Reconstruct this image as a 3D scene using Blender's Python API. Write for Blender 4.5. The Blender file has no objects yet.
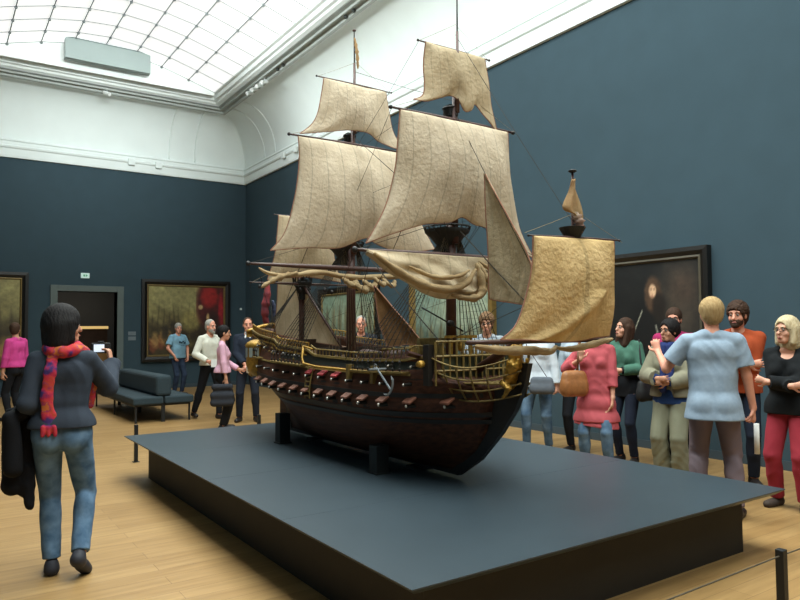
import bpy, bmesh, math, random
import numpy as np
from mathutils import Vector, Matrix
random.seed(7); rng = np.random.RandomState(3)
S = bpy.context.scene
col = S.collection
PI = math.pi

# ------------------------------------------------------------------ camera, light, exposure
camd = bpy.data.cameras.new('camera'); cam = bpy.data.objects.new('camera', camd); col.objects.link(cam)
camd.sensor_width = 36.0; camd.lens = 36.0*682.1/800; camd.clip_start = .05
_yaw, _pit, _rol = 0.59845, 0.04447, -0.00864
_f = Vector((math.sin(_yaw)*math.cos(_pit), math.cos(_yaw)*math.cos(_pit), math.sin(_pit)))
_r = _f.cross(Vector((0, 0, 1))).normalized(); _u = _r.cross(_f)
_r2 = _r*math.cos(_rol)+_u*math.sin(_rol); _u2 = -_r*math.sin(_rol)+_u*math.cos(_rol)
M = Matrix((( _r2.x, _u2.x, -_f.x, 0), (_r2.y, _u2.y, -_f.y, 0), (_r2.z, _u2.z, -_f.z, 1.5), (0, 0, 0, 1)))
cam.matrix_world = M
S.camera = cam
S.view_settings.view_transform = 'Standard'; S.view_settings.look = 'None'
S.view_settings.gamma = 1.0; S.view_settings.use_curve_mapping = False
S.view_settings.exposure = 0.3
w = bpy.data.worlds.new('world'); S.world = w; w.use_nodes = True
w.node_tree.nodes['Background'].inputs[0].default_value = (.72, .8, .85, 1)
w.node_tree.nodes['Background'].inputs[1].default_value = .5
GLASS_L = 0.64
def area_light(name, loc, sx, sy, power, color, spread):
    l = bpy.data.lights.new(name, 'AREA'); l.shape = 'RECTANGLE'; l.size = sx; l.size_y = sy
    l.energy = power; l.color = color; l.spread = math.radians(spread)
    o = bpy.data.objects.new(name, l); col.objects.link(o); o.location = loc
    return o
# area lights added below the laylight glass for its daylight, beams kept downward
for i, (yy, pw) in enumerate(((-2.2, 180), (1.8, 330), (5.8, 340), (9.8, 170), (13.8, 70))):
    area_light('laylight_daylight', (3.2, yy, 7.58), 4.6, 3.6, pw, (.90, 1.0, .98), 150)

# unseen area lights added under the vault to brighten the far and right coves
def cross_light(name, loc, target, sx, sy, power):
    o = area_light(name, loc, sx, sy, power, (.92, 1.0, .985), 46); d = Vector(target)-Vector(loc)
    o.rotation_euler = d.to_track_quat('-Z', 'Y').to_euler(); return o
cross_light('cove_fill', (3.2, 8.6, 7.5), (3.2, 18.5, 6.9), 5.0, .5, 50)
cross_light('cove_fill', (1.1, 5.5, 7.5), (7.3, 5.5, 6.95), 19, .5, 135)

# ------------------------------------------------------------------ materials
def lin(c):
    return tuple(((x/255)/12.92 if x/255 <= .04045 else ((x/255+.055)/1.055)**2.4) for x in c)
MATS = {}
def mat(name, rgb, rough=.7, noise=.12, scale=8, metal=0, bump=0, bscale=40, spec=.5, rgb2=None, detail=4, trans=0, srgb=True, stretch=(1, 1, 1)):
    if name in MATS: return MATS[name]
    m = bpy.data.materials.new(name); m.use_nodes = True; nt = m.node_tree; b = nt.nodes['Principled BSDF']
    c = lin(rgb) if srgb else rgb
    tc = nt.nodes.new('ShaderNodeTexCoord'); mp = nt.nodes.new('ShaderNodeMapping'); mp.inputs['Scale'].default_value = stretch
    nt.links.new(tc.outputs['Object'], mp.inputs[0])
    n = nt.nodes.new('ShaderNodeTexNoise'); n.inputs['Scale'].default_value = scale; n.inputs['Detail'].default_value = detail
    nt.links.new(mp.outputs[0], n.inputs['Vector'])
    r = nt.nodes.new('ShaderNodeValToRGB'); r.color_ramp.elements[0].position = .3; r.color_ramp.elements[1].position = .7
    if rgb2 is not None: a, z = c, lin(rgb2)
    else: a = tuple(x*(1-noise) for x in c); z = tuple(min(1, x*(1+noise)) for x in c)
    r.color_ramp.elements[0].color = (*a, 1); r.color_ramp.elements[1].color = (*z, 1)
    nt.links.new(n.outputs['Fac'], r.inputs[0]); nt.links.new(r.outputs[0], b.inputs['Base Color'])
    b.inputs['Roughness'].default_value = rough; b.inputs['Metallic'].default_value = metal
    b.inputs['Specular IOR Level'].default_value = spec
    if trans: b.inputs['Transmission Weight'].default_value = trans
    if bump:
        n2 = nt.nodes.new('ShaderNodeTexNoise'); n2.inputs['Scale'].default_value = bscale; n2.inputs['Detail'].default_value = 5
        nt.links.new(mp.outputs[0], n2.inputs['Vector'])
        bp = nt.nodes.new('ShaderNodeBump'); bp.inputs['Strength'].default_value = bump; bp.inputs['Distance'].default_value = .01
        nt.links.new(n2.outputs['Fac'], bp.inputs['Height']); nt.links.new(bp.outputs[0], b.inputs['Normal'])
    MATS[name] = m; return m
def emis(name, rgb, strength):
    if name in MATS: return MATS[name]
    m = bpy.data.materials.new(name); m.use_nodes = True; b = m.node_tree.nodes['Principled BSDF']
    b.inputs['Base Color'].default_value = (*lin(rgb), 1); b.inputs['Emission Color'].default_value = (*lin(rgb), 1)
    b.inputs['Emission Strength'].default_value = strength; MATS[name] = m; return m
def vcol_mat(name, rough=.5):
    m = bpy.data.materials.new(name); m.use_nodes = True; nt = m.node_tree; b = nt.nodes['Principled BSDF']
    a = nt.nodes.new('ShaderNodeVertexColor'); a.layer_name = 'paint'
    n = nt.nodes.new('ShaderNodeTexNoise'); n.inputs['Scale'].default_value = 14; n.inputs['Detail'].default_value = 8
    mx = nt.nodes.new('ShaderNodeMix'); mx.data_type = 'RGBA'; mx.blend_type = 'OVERLAY'; mx.inputs['Factor'].default_value = .55
    tc = nt.nodes.new('ShaderNodeTexCoord'); nt.links.new(tc.outputs['Object'], n.inputs['Vector'])
    nt.links.new(a.outputs['Color'], mx.inputs['A']); nt.links.new(n.outputs['Fac'], mx.inputs['B'])
    nt.links.new(mx.outputs['Result'], b.inputs['Base Color']); b.inputs['Roughness'].default_value = rough
    return m

wall_blue = mat('slate blue wall paint', (58, 76, 85), .85, .04, 3, bump=.06, bscale=60, spec=.2)
white_plaster = mat('white plaster', (232, 240, 238), .8, .02, 2, spec=.2)
white_paint = mat('white paint', (236, 242, 240), .6, .02, 2)
dark_groove = mat('grey lighting track', (168, 174, 170), .6, .05, 4)
steel_black = mat('blackened steel', (22, 24, 25), .5, .1, 10)
plinth_top_m = mat('grey blue lacquered top', (48, 60, 67), .42, .05, 4, bump=.02, bscale=120)
plinth_base_m = mat('dark brown plinth skirt', (38, 34, 28), .7, .1, 6)
door_steel = mat('grey green door frame', (92, 104, 102), .6, .04, 4)
bench_cloth = mat('dark teal wool', (42, 56, 62), .95, .08, 30, bump=.2, bscale=200)
oak_pale = mat('pale oak', (190, 150, 96), .5, .1, 6)
black_m = mat('black', (16, 17, 19), .7, .1, 20)

# ------------------------------------------------------------------ mesh helpers
def link(name, me, m=None, parent=None, smooth=False, origin=None):
    o = bpy.data.objects.new(name, me); col.objects.link(o)
    if m is not None:
        if isinstance(m, (list, tuple)):
            for q in m: me.materials.append(q)
        elif len(me.materials) == 0: me.materials.append(m)
    if parent is not None: o.parent = parent
    if smooth: me.polygons.foreach_set('use_smooth', [True]*len(me.polygons))
    return o
def tag(o, label, cat, group=None, kind=None):
    o['label'] = label; o['category'] = cat
    if group: o['group'] = group
    if kind: o['kind'] = kind
    return o
def thing(name, label, cat, loc=(0, 0, 0), rz=0, group=None):
    o = bpy.data.objects.new(name, None); col.objects.link(o); o.location = loc; o.rotation_euler = (0, 0, rz)
    o.empty_display_size = .1
    return tag(o, label, cat, group)
class MB:
    def __init__(s): s.v = []; s.f = []; s.mi = []
    def add(s, v, f, mi=0):
        n = len(s.v); s.v += [tuple(p) for p in v]; s.f += [tuple(i+n for i in q) for q in f]; s.mi += [mi]*len(f); return s
    def box(s, a, b, mi=0):
        x0, y0, z0 = a; x1, y1, z1 = b
        return s.add([(x0,y0,z0),(x1,y0,z0),(x1,y1,z0),(x0,y1,z0),(x0,y0,z1),(x1,y0,z1),(x1,y1,z1),(x0,y1,z1)],
              [(0,3,2,1),(4,5,6,7),(0,1,5,4),(1,2,6,5),(2,3,7,6),(3,0,4,7)], mi)
    def tube(s, pts, r, n=8, mi=0, r1=None, flat=None):
        pts = [Vector(p) for p in pts]; L = len(pts); V = []; prev = None
        for i, p in enumerate(pts):
            d = (pts[min(i+1, L-1)]-pts[max(i-1, 0)])
            if d.length < 1e-9: d = Vector((0, 0, 1))
            d.normalize()
            if prev is None:
                a = d.cross(Vector((0, 0, 1)) if abs(d.z) < .9 else Vector((1, 0, 0))).normalized()
            else:
                a = (prev - d*prev.dot(d)); a = a.normalized() if a.length > 1e-6 else d.cross(Vector((0, 1, 0))).normalized()
            prev = a; b = d.cross(a)
            if callable(r): rr = r(i/(L-1) if L > 1 else 0)
            else: rr = r if r1 is None else r+(r1-r)*i/(L-1)
            for k in range(n):
                t = 2*PI*k/n; V.append(p+a*rr*math.cos(t)+b*rr*math.sin(t)*(flat or 1))
        F = []
        for i in range(L-1):
            for k in range(n):
                F.append((i*n+k, i*n+(k+1) % n, (i+1)*n+(k+1) % n, (i+1)*n+k))
        F.append(tuple(range(n-1, -1, -1))); F.append(tuple((L-1)*n+k for k in range(n)))
        return s.add(V, F, mi)
    def ball(s, c, r, n=10, m=7, mi=0):
        if not hasattr(r, '__len__'): r = (r, r, r)
        V = [(c[0], c[1], c[2]+r[2])]
        for i in range(1, m):
            for k in range(n):
                t = PI*i/m; q = 2*PI*k/n
                V.append((c[0]+r[0]*math.sin(t)*math.cos(q), c[1]+r[1]*math.sin(t)*math.sin(q), c[2]+r[2]*math.cos(t)))
        V.append((c[0], c[1], c[2]-r[2])); F = []
        for k in range(n): F.append((0, 1+k, 1+(k+1) % n)); F.append((len(V)-1, 1+(m-2)*n+(k+1) % n, 1+(m-2)*n+k))
        for i in range(m-2):
            for k in range(n): F.append((1+i*n+k, 1+(i+1)*n+k, 1+(i+1)*n+(k+1) % n, 1+i*n+(k+1) % n))
        return s.add(V, F, mi)
    def lathe(s, prof, c, n=16, mi=0):
        V = [(c[0]+r*math.cos(2*PI*k/n), c[1]+r*math.sin(2*PI*k/n), c[2]+z) for r, z in prof for k in range(n)]
        F = [(i*n+k, i*n+(k+1) % n, (i+1)*n+(k+1) % n, (i+1)*n+k) for i in range(len(prof)-1) for k in range(n)]
        F.append(tuple(range(n-1, -1, -1))); F.append(tuple((len(prof)-1)*n+k for k in range(n)))
        return s.add(V, F, mi)
    def grid(s, P, mi=0):
        R, Cn = len(P), len(P[0]); V = [p for row in P for p in row]
        return s.add(V, [(i*Cn+j, i*Cn+j+1, (i+1)*Cn+j+1, (i+1)*Cn+j) for i in range(R-1) for j in range(Cn-1)], mi)
    def build(s, name, m, parent=None, smooth=False, bevel=0, solid=0, off=(0, 0, 0)):
        me = bpy.data.meshes.new(name)
        v = [(p[0]-off[0], p[1]-off[1], p[2]-off[2]) for p in s.v]
        me.from_pydata(v, [], s.f); me.update()
        o = link(name, me, m, parent, smooth)
        if isinstance(m, (list, tuple)): me.polygons.foreach_set('material_index', s.mi)
        if bevel:
            b = o.modifiers.new('bevel', 'BEVEL'); b.width = bevel; b.segments = 3; b.limit_method = 'ANGLE'
        if solid:
            b = o.modifiers.new('solid', 'SOLIDIFY'); b.thickness = solid; b.offset = 0
        return o
def struct(name, mb, m, **k):
    o = mb.build(name, m, **k); o['kind'] = 'structure'; return o

# ------------------------------------------------------------------ room shell
XL, XR, YF, YB, ZW = -1.0, 7.395, -7.0, 18.76, 5.748
# oak floor
def floor_mat():
    m = bpy.data.materials.new('oak plank floor'); m.use_nodes = True; nt = m.node_tree; b = nt.nodes['Principled BSDF']
    tc = nt.nodes.new('ShaderNodeTexCoord')
    br = nt.nodes.new('ShaderNodeTexBrick'); br.inputs['Scale'].default_value = 1
    br.inputs['Brick Width'].default_value = 1.9; br.inputs['Row Height'].default_value = .14
    br.inputs['Mortar Size'].default_value = .0016; br.offset = .37
    br.inputs['Color1'].default_value = (*lin((178, 143, 94)), 1); br.inputs['Color2'].default_value = (*lin((162, 127, 80)), 1)
    br.inputs['Mortar'].default_value = (*lin((120, 90, 56)), 1)
    nt.links.new(tc.outputs['Object'], br.inputs['Vector'])
    mp = nt.nodes.new('ShaderNodeMapping'); mp.inputs['Scale'].default_value = (.9, 9, 1); nt.links.new(tc.outputs['Object'], mp.inputs[0])
    n = nt.nodes.new('ShaderNodeTexNoise'); n.inputs['Scale'].default_value = 2.2; n.inputs['Detail'].default_value = 7; nt.links.new(mp.outputs[0], n.inputs['Vector'])
    r = nt.nodes.new('ShaderNodeValToRGB'); r.color_ramp.elements[0].position = .3; r.color_ramp.elements[1].position = .75
    r.color_ramp.elements[0].color = (.62, .58, .52, 1); r.color_ramp.elements[1].color = (1, 1, 1, 1)
    nt.links.new(n.outputs['Fac'], r.inputs[0])
    mx = nt.nodes.new('ShaderNodeMix'); mx.data_type = 'RGBA'; mx.blend_type = 'MULTIPLY'; mx.inputs['Factor'].default_value = .8
    nt.links.new(br.outputs['Color'], mx.inputs['A']); nt.links.new(r.outputs[0], mx.inputs['B'])
    nt.links.new(mx.outputs['Result'], b.inputs['Base Color'])
    b.inputs['Roughness'].default_value = .42; b.inputs['Specular IOR Level'].default_value = .4
    return m
struct('floor', MB().box((XL-.3, YF-.3, -.1), (XR+.3, YB+4.2, 0)), floor_mat())
struct('wall_right', MB().box((XR, YF, 0), (XR+.2, YB+.2, ZW+.3)), wall_blue)
struct('wall_left', MB().box((XL-.2, YF, 0), (XL, YB+.2, ZW+.3)), wall_blue)
struct('wall_front', MB().box((XL-.2, YF-.2, 0), (XR+.2, YF, ZW+.3)), wall_blue)
DX0, DX1, DZ = 2.50, 3.90, 2.55          # doorway in the back wall
struct('wall_back', MB().box((XL-.2, YB, 0), (DX0, YB+.35, ZW+.3)).box((DX1, YB, 0), (XR+.2, YB+.35, ZW+.3)).box((DX0, YB, DZ), (DX1, YB+.35, ZW+.3)), wall_blue)
bb = mat('dark skirting', (58, 72, 80), .6, .04, 4)
struct('baseboard_right', MB().box((XR-.012, YF, 0), (XR, YB, .1)), bb)
struct('baseboard_back', MB().box((XL, YB-.012, 0), (2.33, YB, .1)).box((4.06, YB-.012, 0), (XR, YB, .1)), bb)
struct('baseboard_left', MB().box((XL, YF, 0), (XL+.012, YB, .1)), bb)
# wide steel reveal around the doorway
fr = MB()
fr.box((2.34, YB-.05, 0), (2.50, YB+.36, 2.70)).box((3.90, YB-.05, 0), (4.055, YB+.36, 2.70)).box((2.50, YB-.05, 2.55), (3.90, YB+.36, 2.70))
o = struct('door_1', fr, door_steel, bevel=.006)
# the next room seen through the doorway
nr = MB()
nr.box((1.6, YB+4.0, 0), (5.4, YB+4.2, 3.6)).box((1.4, YB+.35, 0), (1.6, YB+4.2, 3.6)).box((5.4, YB+.35, 0), (5.6, YB+4.2, 3.6))
struct('wall_beyond', nr, mat('next room wall', (58, 62, 66), .8, .05, 3))
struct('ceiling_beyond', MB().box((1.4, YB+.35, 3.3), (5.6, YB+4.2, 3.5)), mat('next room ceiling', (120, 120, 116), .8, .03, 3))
t = thing('display_case', 'dark display case with a lit pale top strip seen through the doorway', 'display case', (3.72, YB+3.0, 0))
MB().box((-.50, -.2, 0), (.50, .2, .95)).build('case_base', oak_pale, t, bevel=.01)
MB().box((-.50, -.2, .95), (.50, .2, 1.62)).build('case_interior', mat('case interior', (52, 34, 22), .6, .3, 12), t)
MB().box((-.52, -.22, 1.62), (.52, .22, 1.70)).build('light_strip', emis('lit case strip', (235, 200, 130), .5), t)
l = bpy.data.lights.new('next_room_lamp', 'AREA'); l.size = 1.5; l.energy = 22; l.color = (1, .88, .7)
o = bpy.data.objects.new('next_room_lamp', l); col.objects.link(o); o.location = (3.4, YB+2.2, 3.25)

# crown moulding, cove and laylight: one profile (inset d, height z) swept round the room as four mitred runs
def sweep(name, prof, m, smooth=False):
    c0 = [(XR-d, YB-d, z) for d, z in prof]; c1 = [(XR-d, YF+d, z) for d, z in prof]
    c2 = [(XL+d, YF+d, z) for d, z in prof]; c3 = [(XL+d, YB-d, z) for d, z in prof]
    mb = MB()
    for a, b in ((c1, c0), (c0, c3), (c3, c2), (c2, c1)):
        mb.grid([[a[i], b[i]] for i in range(len(prof))])
    o = struct(name, mb, m, smooth=smooth); return o
crown = [(-.02, ZW), (.06, ZW), (.07, 5.80), (.075, 5.96), (.11, 5.98), (.12, 6.02), (.09, 6.05), (.085, 6.13), (.11, 6.15), (.10, 6.19), (.04, 6.21)]
sweep('trim_1', crown, white_plaster)
cove = [(.04+.93*(1-math.cos(t)), 6.20+1.22*math.sin(t)) for t in np.linspace(0, PI/2, 15)]
sweep('ceiling', cove, white_plaster, smooth=True)
sof = [(.95, 7.42), (.99, 7.38), (1.04, 7.40), (1.05, 7.46), (1.12, 7.47), (1.13, 7.44), (1.17, 7.44), (1.18, 7.48), (1.26, 7.49)]
sweep('trim_2', sof, dark_groove)
frm = [(1.25, 7.50), (1.29, 7.49), (1.36, 7.52), (1.38, 7.56), (1.44, 7.58), (1.46, 7.66), (1.52, 7.68), (1.54, 7.74), (1.5, 7.95)]
sweep('trim_3', frm, white_paint)
# small raised bow brackets on the crown
mb = MB()
for y in (15.9, 15.2, 9.7, 8.9, 3.5, 2.8):
    mb.box((XR-.15, y-.09, 5.90), (XR-.09, y+.09, 6.08))
for x in (4.2, 4.9, 0.6, -.1):
    mb.box((x-.09, YB-.15, 5.90), (x+.09, YB-.09, 6.08))
struct('trim_4', mb, white_plaster, bevel=.02)
# ribs in the cove next to the corner
mb = MB()
for off in (1.5, 2.2):
    mb.tube([(XR-d+.0, YB-off, z-.004) for d, z in cove], .025, 6); mb.tube([(XR-off, YB-d, z-.004) for d, z in cove], .025, 6)
mb.tube([(XR-d, YB-d, z-.004) for d, z in cove], .012, 6)
struct('trim_5', mb, white_plaster, smooth=True)

# glass vault
gx = [.53, 1.20, 1.87, 2.53, 3.20, 3.87, 4.53, 5.20, 5.87]; gz = [7.70, 7.91, 8.10, 8.22, 8.27, 8.22, 8.10, 7.91, 7.70]
GY0, GY1 = YF+1.6, 17.05
ys = np.arange(GY1, GY0, -.68)
glass = emis('backlit frosted glass', (250, 250, 250), GLASS_L)
mb = MB()
for i in range(8): mb.add([(gx[i], GY0, gz[i]), (gx[i+1], GY0, gz[i+1]), (gx[i+1], GY1, gz[i+1]), (gx[i], GY1, gz[i])], [(0, 1, 2, 3)])
mb.build('window_1', glass)['kind'] = 'structure'
mb = MB()
for i in range(1, 8): 
    mb.tube([(gx[i], GY0, gz[i]-.02), (gx[i], GY1, gz[i]-.02)], .013, 6)
    for y in ys: mb.ball((gx[i], y, gz[i]-.03), .035, 6, 4)
for k, y in enumerate(ys):
    mb.tube([(gx[i], y, gz[i]-.01) for i in range(9)], .007, 4)
struct('window_2', mb, mat('grey glazing bar', (120, 130, 130), .5, .05, 5))
mb = MB()
for yy in (GY1, GY0):
    mb.add([(gx[i], yy, gz[i]) for i in range(9)]+[(gx[-1], yy, 7.6), (gx[0], yy, 7.6)], [tuple(range(11))])
struct('trim_6', mb, white_paint)
struct('ceiling_roof', MB().box((XL-.2, YF-.2, 8.9), (XR+.2, YB+.4, 9.0)), white_plaster)
# grey box on the ledge of the laylight
t = thing('air_duct_box', 'pale grey rectangular duct box standing on the far ledge of the skylight', 'duct', (3.25, 16.80, 7.72))
MB().box((-.93, -.10, .0), (.93, .1, .48)).build('duct_casing', mat('pale grey sheet metal', (158, 172, 170), .6, .03, 3), t, bevel=.01)
MB().box((-.95, -.11, .47), (.95, .11, .49)).build('duct_lid', mat('grey sheet edge', (120, 134, 134), .6, .03, 3), t)
# track spots
spot_w = mat('white spotlight housing', (235, 238, 236), .4, .02, 4)
def track_spot(loc, rz, label, group=None):
    t = thing('track_spotlight', label, 'spotlight', loc, rz, group)
    MB().tube([(0, 0, .0), (0, 0, -.09)], .012, 8).build('stem', spot_w, t)
    MB().box((-.03, -.03, -.012), (.03, .03, .012)).build('track_adapter', spot_w, t)
    MB().tube([(0, .09, -.07), (0, -.09, -.15)], .047, 12).build('lamp_housing', spot_w, t, smooth=False)
    return t
track_spot((3.38, 17.62, 7.47), .6, 'single white spotlight on the track above the far wall')
for k in range(4):
    track_spot((6.29, 15.7-.30*k, 7.47), -1.2, ('farthest', 'second farthest', 'second nearest', 'nearest')[k]+' of the four white spotlights clustered near the far ceiling corner', 'cluster of four track spotlights')
for k, y in enumerate((14.1, 13.8, 11.0, 10.7, 8.3, 8.05)):
    t = thing('track_socket', ('farther' if k % 2 == 0 else 'nearer')+' dark track socket of the '+('far pair beside the white spotlights', 'middle pair along the right wall', 'near pair above the foremast')[k//2], 'track socket', (6.31, y, 7.455), 0, 'dark sockets on the right track')
    MB().lathe([(.035, 0), (.04, -.03), (.02, -.06)], (0, 0, 0), 10).build('socket', mat('dark socket', (60, 64, 62), .5), t)
    
# ------------------------------------------------------------------ paintings
def painting(name_label, cat, axis, a0, a1, z0, z1, fw, frame_m, inner_m, func, group=None, n=(90, 70), depth=.09):
    """axis 'x': hangs on the back wall (a = x);  axis 'y': hangs on the right wall (a = y, larger y is left)"""
    if axis == 'x': t = thing('painting', name_label, cat, ((a0+a1)/2, YB, z0)); P = lambda a, d, z: (a-(a0+a1)/2, -d, z-z0)
    else: t = thing('painting', name_label, cat, (XR, (a0+a1)/2, z0)); P = lambda a, d, z: (-d, a-(a0+a1)/2, z-z0)
    def ring(o0, o1, dd0, dd1, nm, m):
        A0, A1 = (a0, a1) if axis == 'x' else (a1, a0)
        sg = 1 if A1 > A0 else -1
        mb = MB()
        def rect(o, d): return [P(A0+sg*o, d, z0+o), P(A1-sg*o, d, z0+o), P(A1-sg*o, d, z1-o), P(A0+sg*o, d, z1-o)]
        R = [rect(o0, .0), rect(o0, dd0), rect((o0+o1)/2, max(dd0, dd1)+.006), rect(o1, dd1), rect(o1, .0)]
        V = [p for r in R for p in r]; F = [(i*4+k, i*4+(k+1) % 4, (i+1)*4+(k+1) % 4, (i+1)*4+k) for i in range(4) for k in range(4)]
        mb.add(V, F); return mb.build(nm, m, t)
    ring(0, fw, depth, depth*.7, 'frame', frame_m)
    ring(fw, fw+.045, depth*.72, depth*.45, 'gilt_slip', inner_m)
    nu, nv = n; o = fw+.04
    me = bpy.data.meshes.new('canvas'); V = []; C = []
    for j in range(nv+1):
        for i in range(nu+1):
            u, v = i/nu, j/nv
            a = (a0+o+(a1-a0-2*o)*u) if axis == 'x' else (a1-o-(a1-a0-2*o)*u)
            V.append(P(a, depth*.45, z0+o+(z1-z0-2*o)*v)); C.append(func(u, v))
    F = [(j*(nu+1)+i, j*(nu+1)+i+1, (j+1)*(nu+1)+i+1, (j+1)*(nu+1)+i) for j in range(nv) for i in range(nu)]
    me.from_pydata(V, [], F); at = me.color_attributes.new('paint', 'FLOAT_COLOR', 'POINT')
    for i, c in enumerate(C): at.data[i].color = (*lin(tuple(max(0, min(255, x)) for x in c)), 1)
    link('canvas', me, vcol_mat('oil paint'), t, True)
    return t
def mixc(a, b, k): k = max(0, min(1, k)); return tuple(a[i]+(b[i]-a[i])*k for i in range(3))
def blob(u, v, cu, cv, ru, rv, soft=.5):
    d = math.sqrt(((u-cu)/ru)**2+((v-cv)/rv)**2); return max(0, min(1, (1-d)/soft+ .5))
def nz(u, v, s, k=0):
    return (math.sin(u*s*2.3+k+1.7*math.sin(v*s*1.9+k*2))*math.cos(v*s*2.7-k+1.3*math.sin(u*s*1.3+k))+math.sin(u*s*5.1+v*s*4.3+k*3)*.5)/1.5
def battle(u, v):
    c = mixc((58, 48, 26), (140, 132, 84), (v-.35)/.4+.25*nz(u, v, 4, 1))
    if v > .5: c = mixc(c, (122, 116, 78), .4*blob(u, v, .4, .8, .3, .2))
    for i in range(16):
        cu = (i*.173) % 1*.75+.03; cv = .08+.30*((i*.37) % 1); cc = [(40, 28, 16), (120, 60, 34), (150, 120, 70), (30, 26, 20), (96, 84, 50)][i % 5]
        c = mixc(c, cc, .75*blob(u+.02*nz(u, v, 20, i), v, cu, cv, .05, .11, .6))
    for i in range(9):
        cu = .06+i*.066; c = mixc(c, (44, 36, 22), .45*blob(u, v, cu+.01*math.sin(v*9+i), .5, .010, .1+.07*((i*5) % 3), .8))
    c = mixc(c, (150, 138, 80), .6*blob(u, v, .55, .5, .12, .16))
    if u > .62: c = mixc(c, (70, 22, 20), blob(u, v, .86, .75, .24, .42, .3))
    c = mixc(c, (140, 30, 28), blob(u+.01*nz(u, v, 12), v, .80, .86, .12, .16, .4)*.95); c = mixc(c, (150, 26, 36), blob(u, v, .96, .62, .035, .3, .6)*.9)
    c = mixc(c, (40, 24, 20), blob(u, v, .84, .42, .12, .2)*.8)
    c = mixc(c, (186, 158, 110), blob(u, v, .68, .70, .03, .035)); c = mixc(c, (196, 164, 110), .8*blob(u, v, .78, .55, .02, .06))
    k = 1.08+.12*nz(u, v, 11, 5); return tuple(x*k for x in c)
def seascape(ph, tone=(118, 138, 124)):
    def f(u, v):
        c = mixc((60, 74, 66), tone, (v-.2)/.3); c = mixc(c, (168, 176, 150), .7*blob(u, v, .7, .6, .4, .3, 1.2)+.2*nz(u, v, 5, ph))
        for i in range(7):
            cu = .08+i*.14+.02*math.sin(i*7+ph); h = .12+.1*((i*3+ph) % 3)
            c = mixc(c, (46, 46, 36), .8*blob(u, v, cu, .18, .05, .06, .4)); c = mixc(c, (112, 104, 74), .6*blob(u, v, cu, .2+h*.8, .04, h, .5))
            c = mixc(c, (40, 38, 30), .7*blob(u, v, cu, .3, .006, h+.15, .6))
        return c
    return f
def portrait(u, v):
    c = (17, 17, 16); c = mixc(c, (66, 56, 46), .9*blob(u, v, .82, .62, .22, .45, 1.2)+.12*nz(u, v, 6, 2)); c = mixc(c, (70, 50, 38), .4*blob(u, v, .85, .75, .14, .14, 1))
    c = mixc(c, (12, 12, 12), blob(u, v, .42, .22, .22, .42, .4))
    u -= .06
    c = mixc(c, (78, 56, 40), blob(u+.01*nz(u, v, 20), v, .455, .70, .095, .17, .35)); c = mixc(c, (30, 22, 16), blob(u, v, .52, .58, .07, .14, .5))
    c = mixc(c, (214, 172, 136), blob(u, v, .452, .735, .040, .062, .4))
    c = mixc(c, (70, 44, 34), .8*blob(u, v, .437, .75, .011, .008)); c = mixc(c, (70, 44, 34), .8*blob(u, v, .47, .75, .011, .008)); c = mixc(c, (130, 60, 50), .6*blob(u, v, .45, .692, .016, .008))
    s = (u-.22)/.12; 
    if 0 < s < 1: c = mixc(c, (176, 172, 150), max(0, 1-abs(v-(.33+.24*s))/.022))
    s = (v-.22)/.2
    if 0 < s < 1: c = mixc(c, (160, 156, 140), max(0, 1-abs(u-(.53-.05*s))/.014))
    c = mixc(c, (150, 104, 60), .8*blob(u, v, .3, .12, .13, .022)); c = mixc(c, (150, 120, 40), .7*blob(u, v, .48, .14, .02, .03))
    return c
fr_black = mat('black ripple frame', (20, 17, 14), .4, .1, 20); gilt = mat('old gilt slip', (120, 100, 56), .5, .15, 20, metal=.3)
gold_fr = mat('gilded frame', (136, 110, 58), .45, .15, 15, metal=.4)
painting('battle painting with a red flag in a black frame, right of the doorway', 'painting', 'x', 4.50, 6.91, .72, 2.92, .14, fr_black, gilt, battle)
painting('golden brown battle painting cut by the left picture edge, left of the doorway', 'painting', 'x', -.55, 1.86, .45, 2.98, .14, fr_black, gilt, lambda u, v: battle((1-u)*.6, v*.9))
painting('dark portrait of a long-haired figure in black, in a black frame on the right wall', 'painting', 'y', 4.456, 6.02, .84, 2.455, .10, fr_black, mat('thin dull slip', (78, 70, 54), .5), portrait)
painting('pale sea battle painting in a gilded frame on the right wall behind the foremast', 'painting', 'y', 8.12, 10.42, .90, 2.45, .10, gold_fr, gilt, seascape(0))
painting('greenish sea painting in a dark frame on the right wall behind the main mast', 'painting', 'y', 11.55, 14.1, .95, 2.45, .12, fr_black, gilt, seascape(2, (128, 150, 130)))
# green exit sign, wall plate, caption plates
t = thing('exit_sign', 'small lit white and green exit sign on the wall above the doorway', 'sign', (3.125, YB, 2.89))
MB().box((-.10, -.04, 0), (.10, -.0, .13)).build('sign_box', emis('lit sign face', (190, 214, 206), .35), t, bevel=.004)
mb = MB(); mb.box((-.045, -.043, .04), (-.005, -.041, .09)); mb.add([(.01, -.043, .03), (.06, -.043, .065), (.01, -.043, .10)], [(0, 1, 2)])
mb.build('sign_symbol', emis('green symbol', (70, 150, 110), .3), t)
t = thing('caption_plate', 'small grey caption plate between the doorway and the battle painting with red flag', 'plate', (4.28, YB, 1.30))
MB().box((-.10, -.012, 0), (.09, 0, .10)).box((-.10, -.012, .13), (.09, 0, .23)).build('plate', mat('grey caption card', (110, 122, 128), .6), t)
t = thing('wall_thermostat', 'tiny white thermostat on the far wall near the room corner', 'thermostat', (7.25, YB, 2.15))
MB().box((-.03, -.02, -.03), (.03, 0, .03)).build('casing', white_paint, t, bevel=.006)

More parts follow.
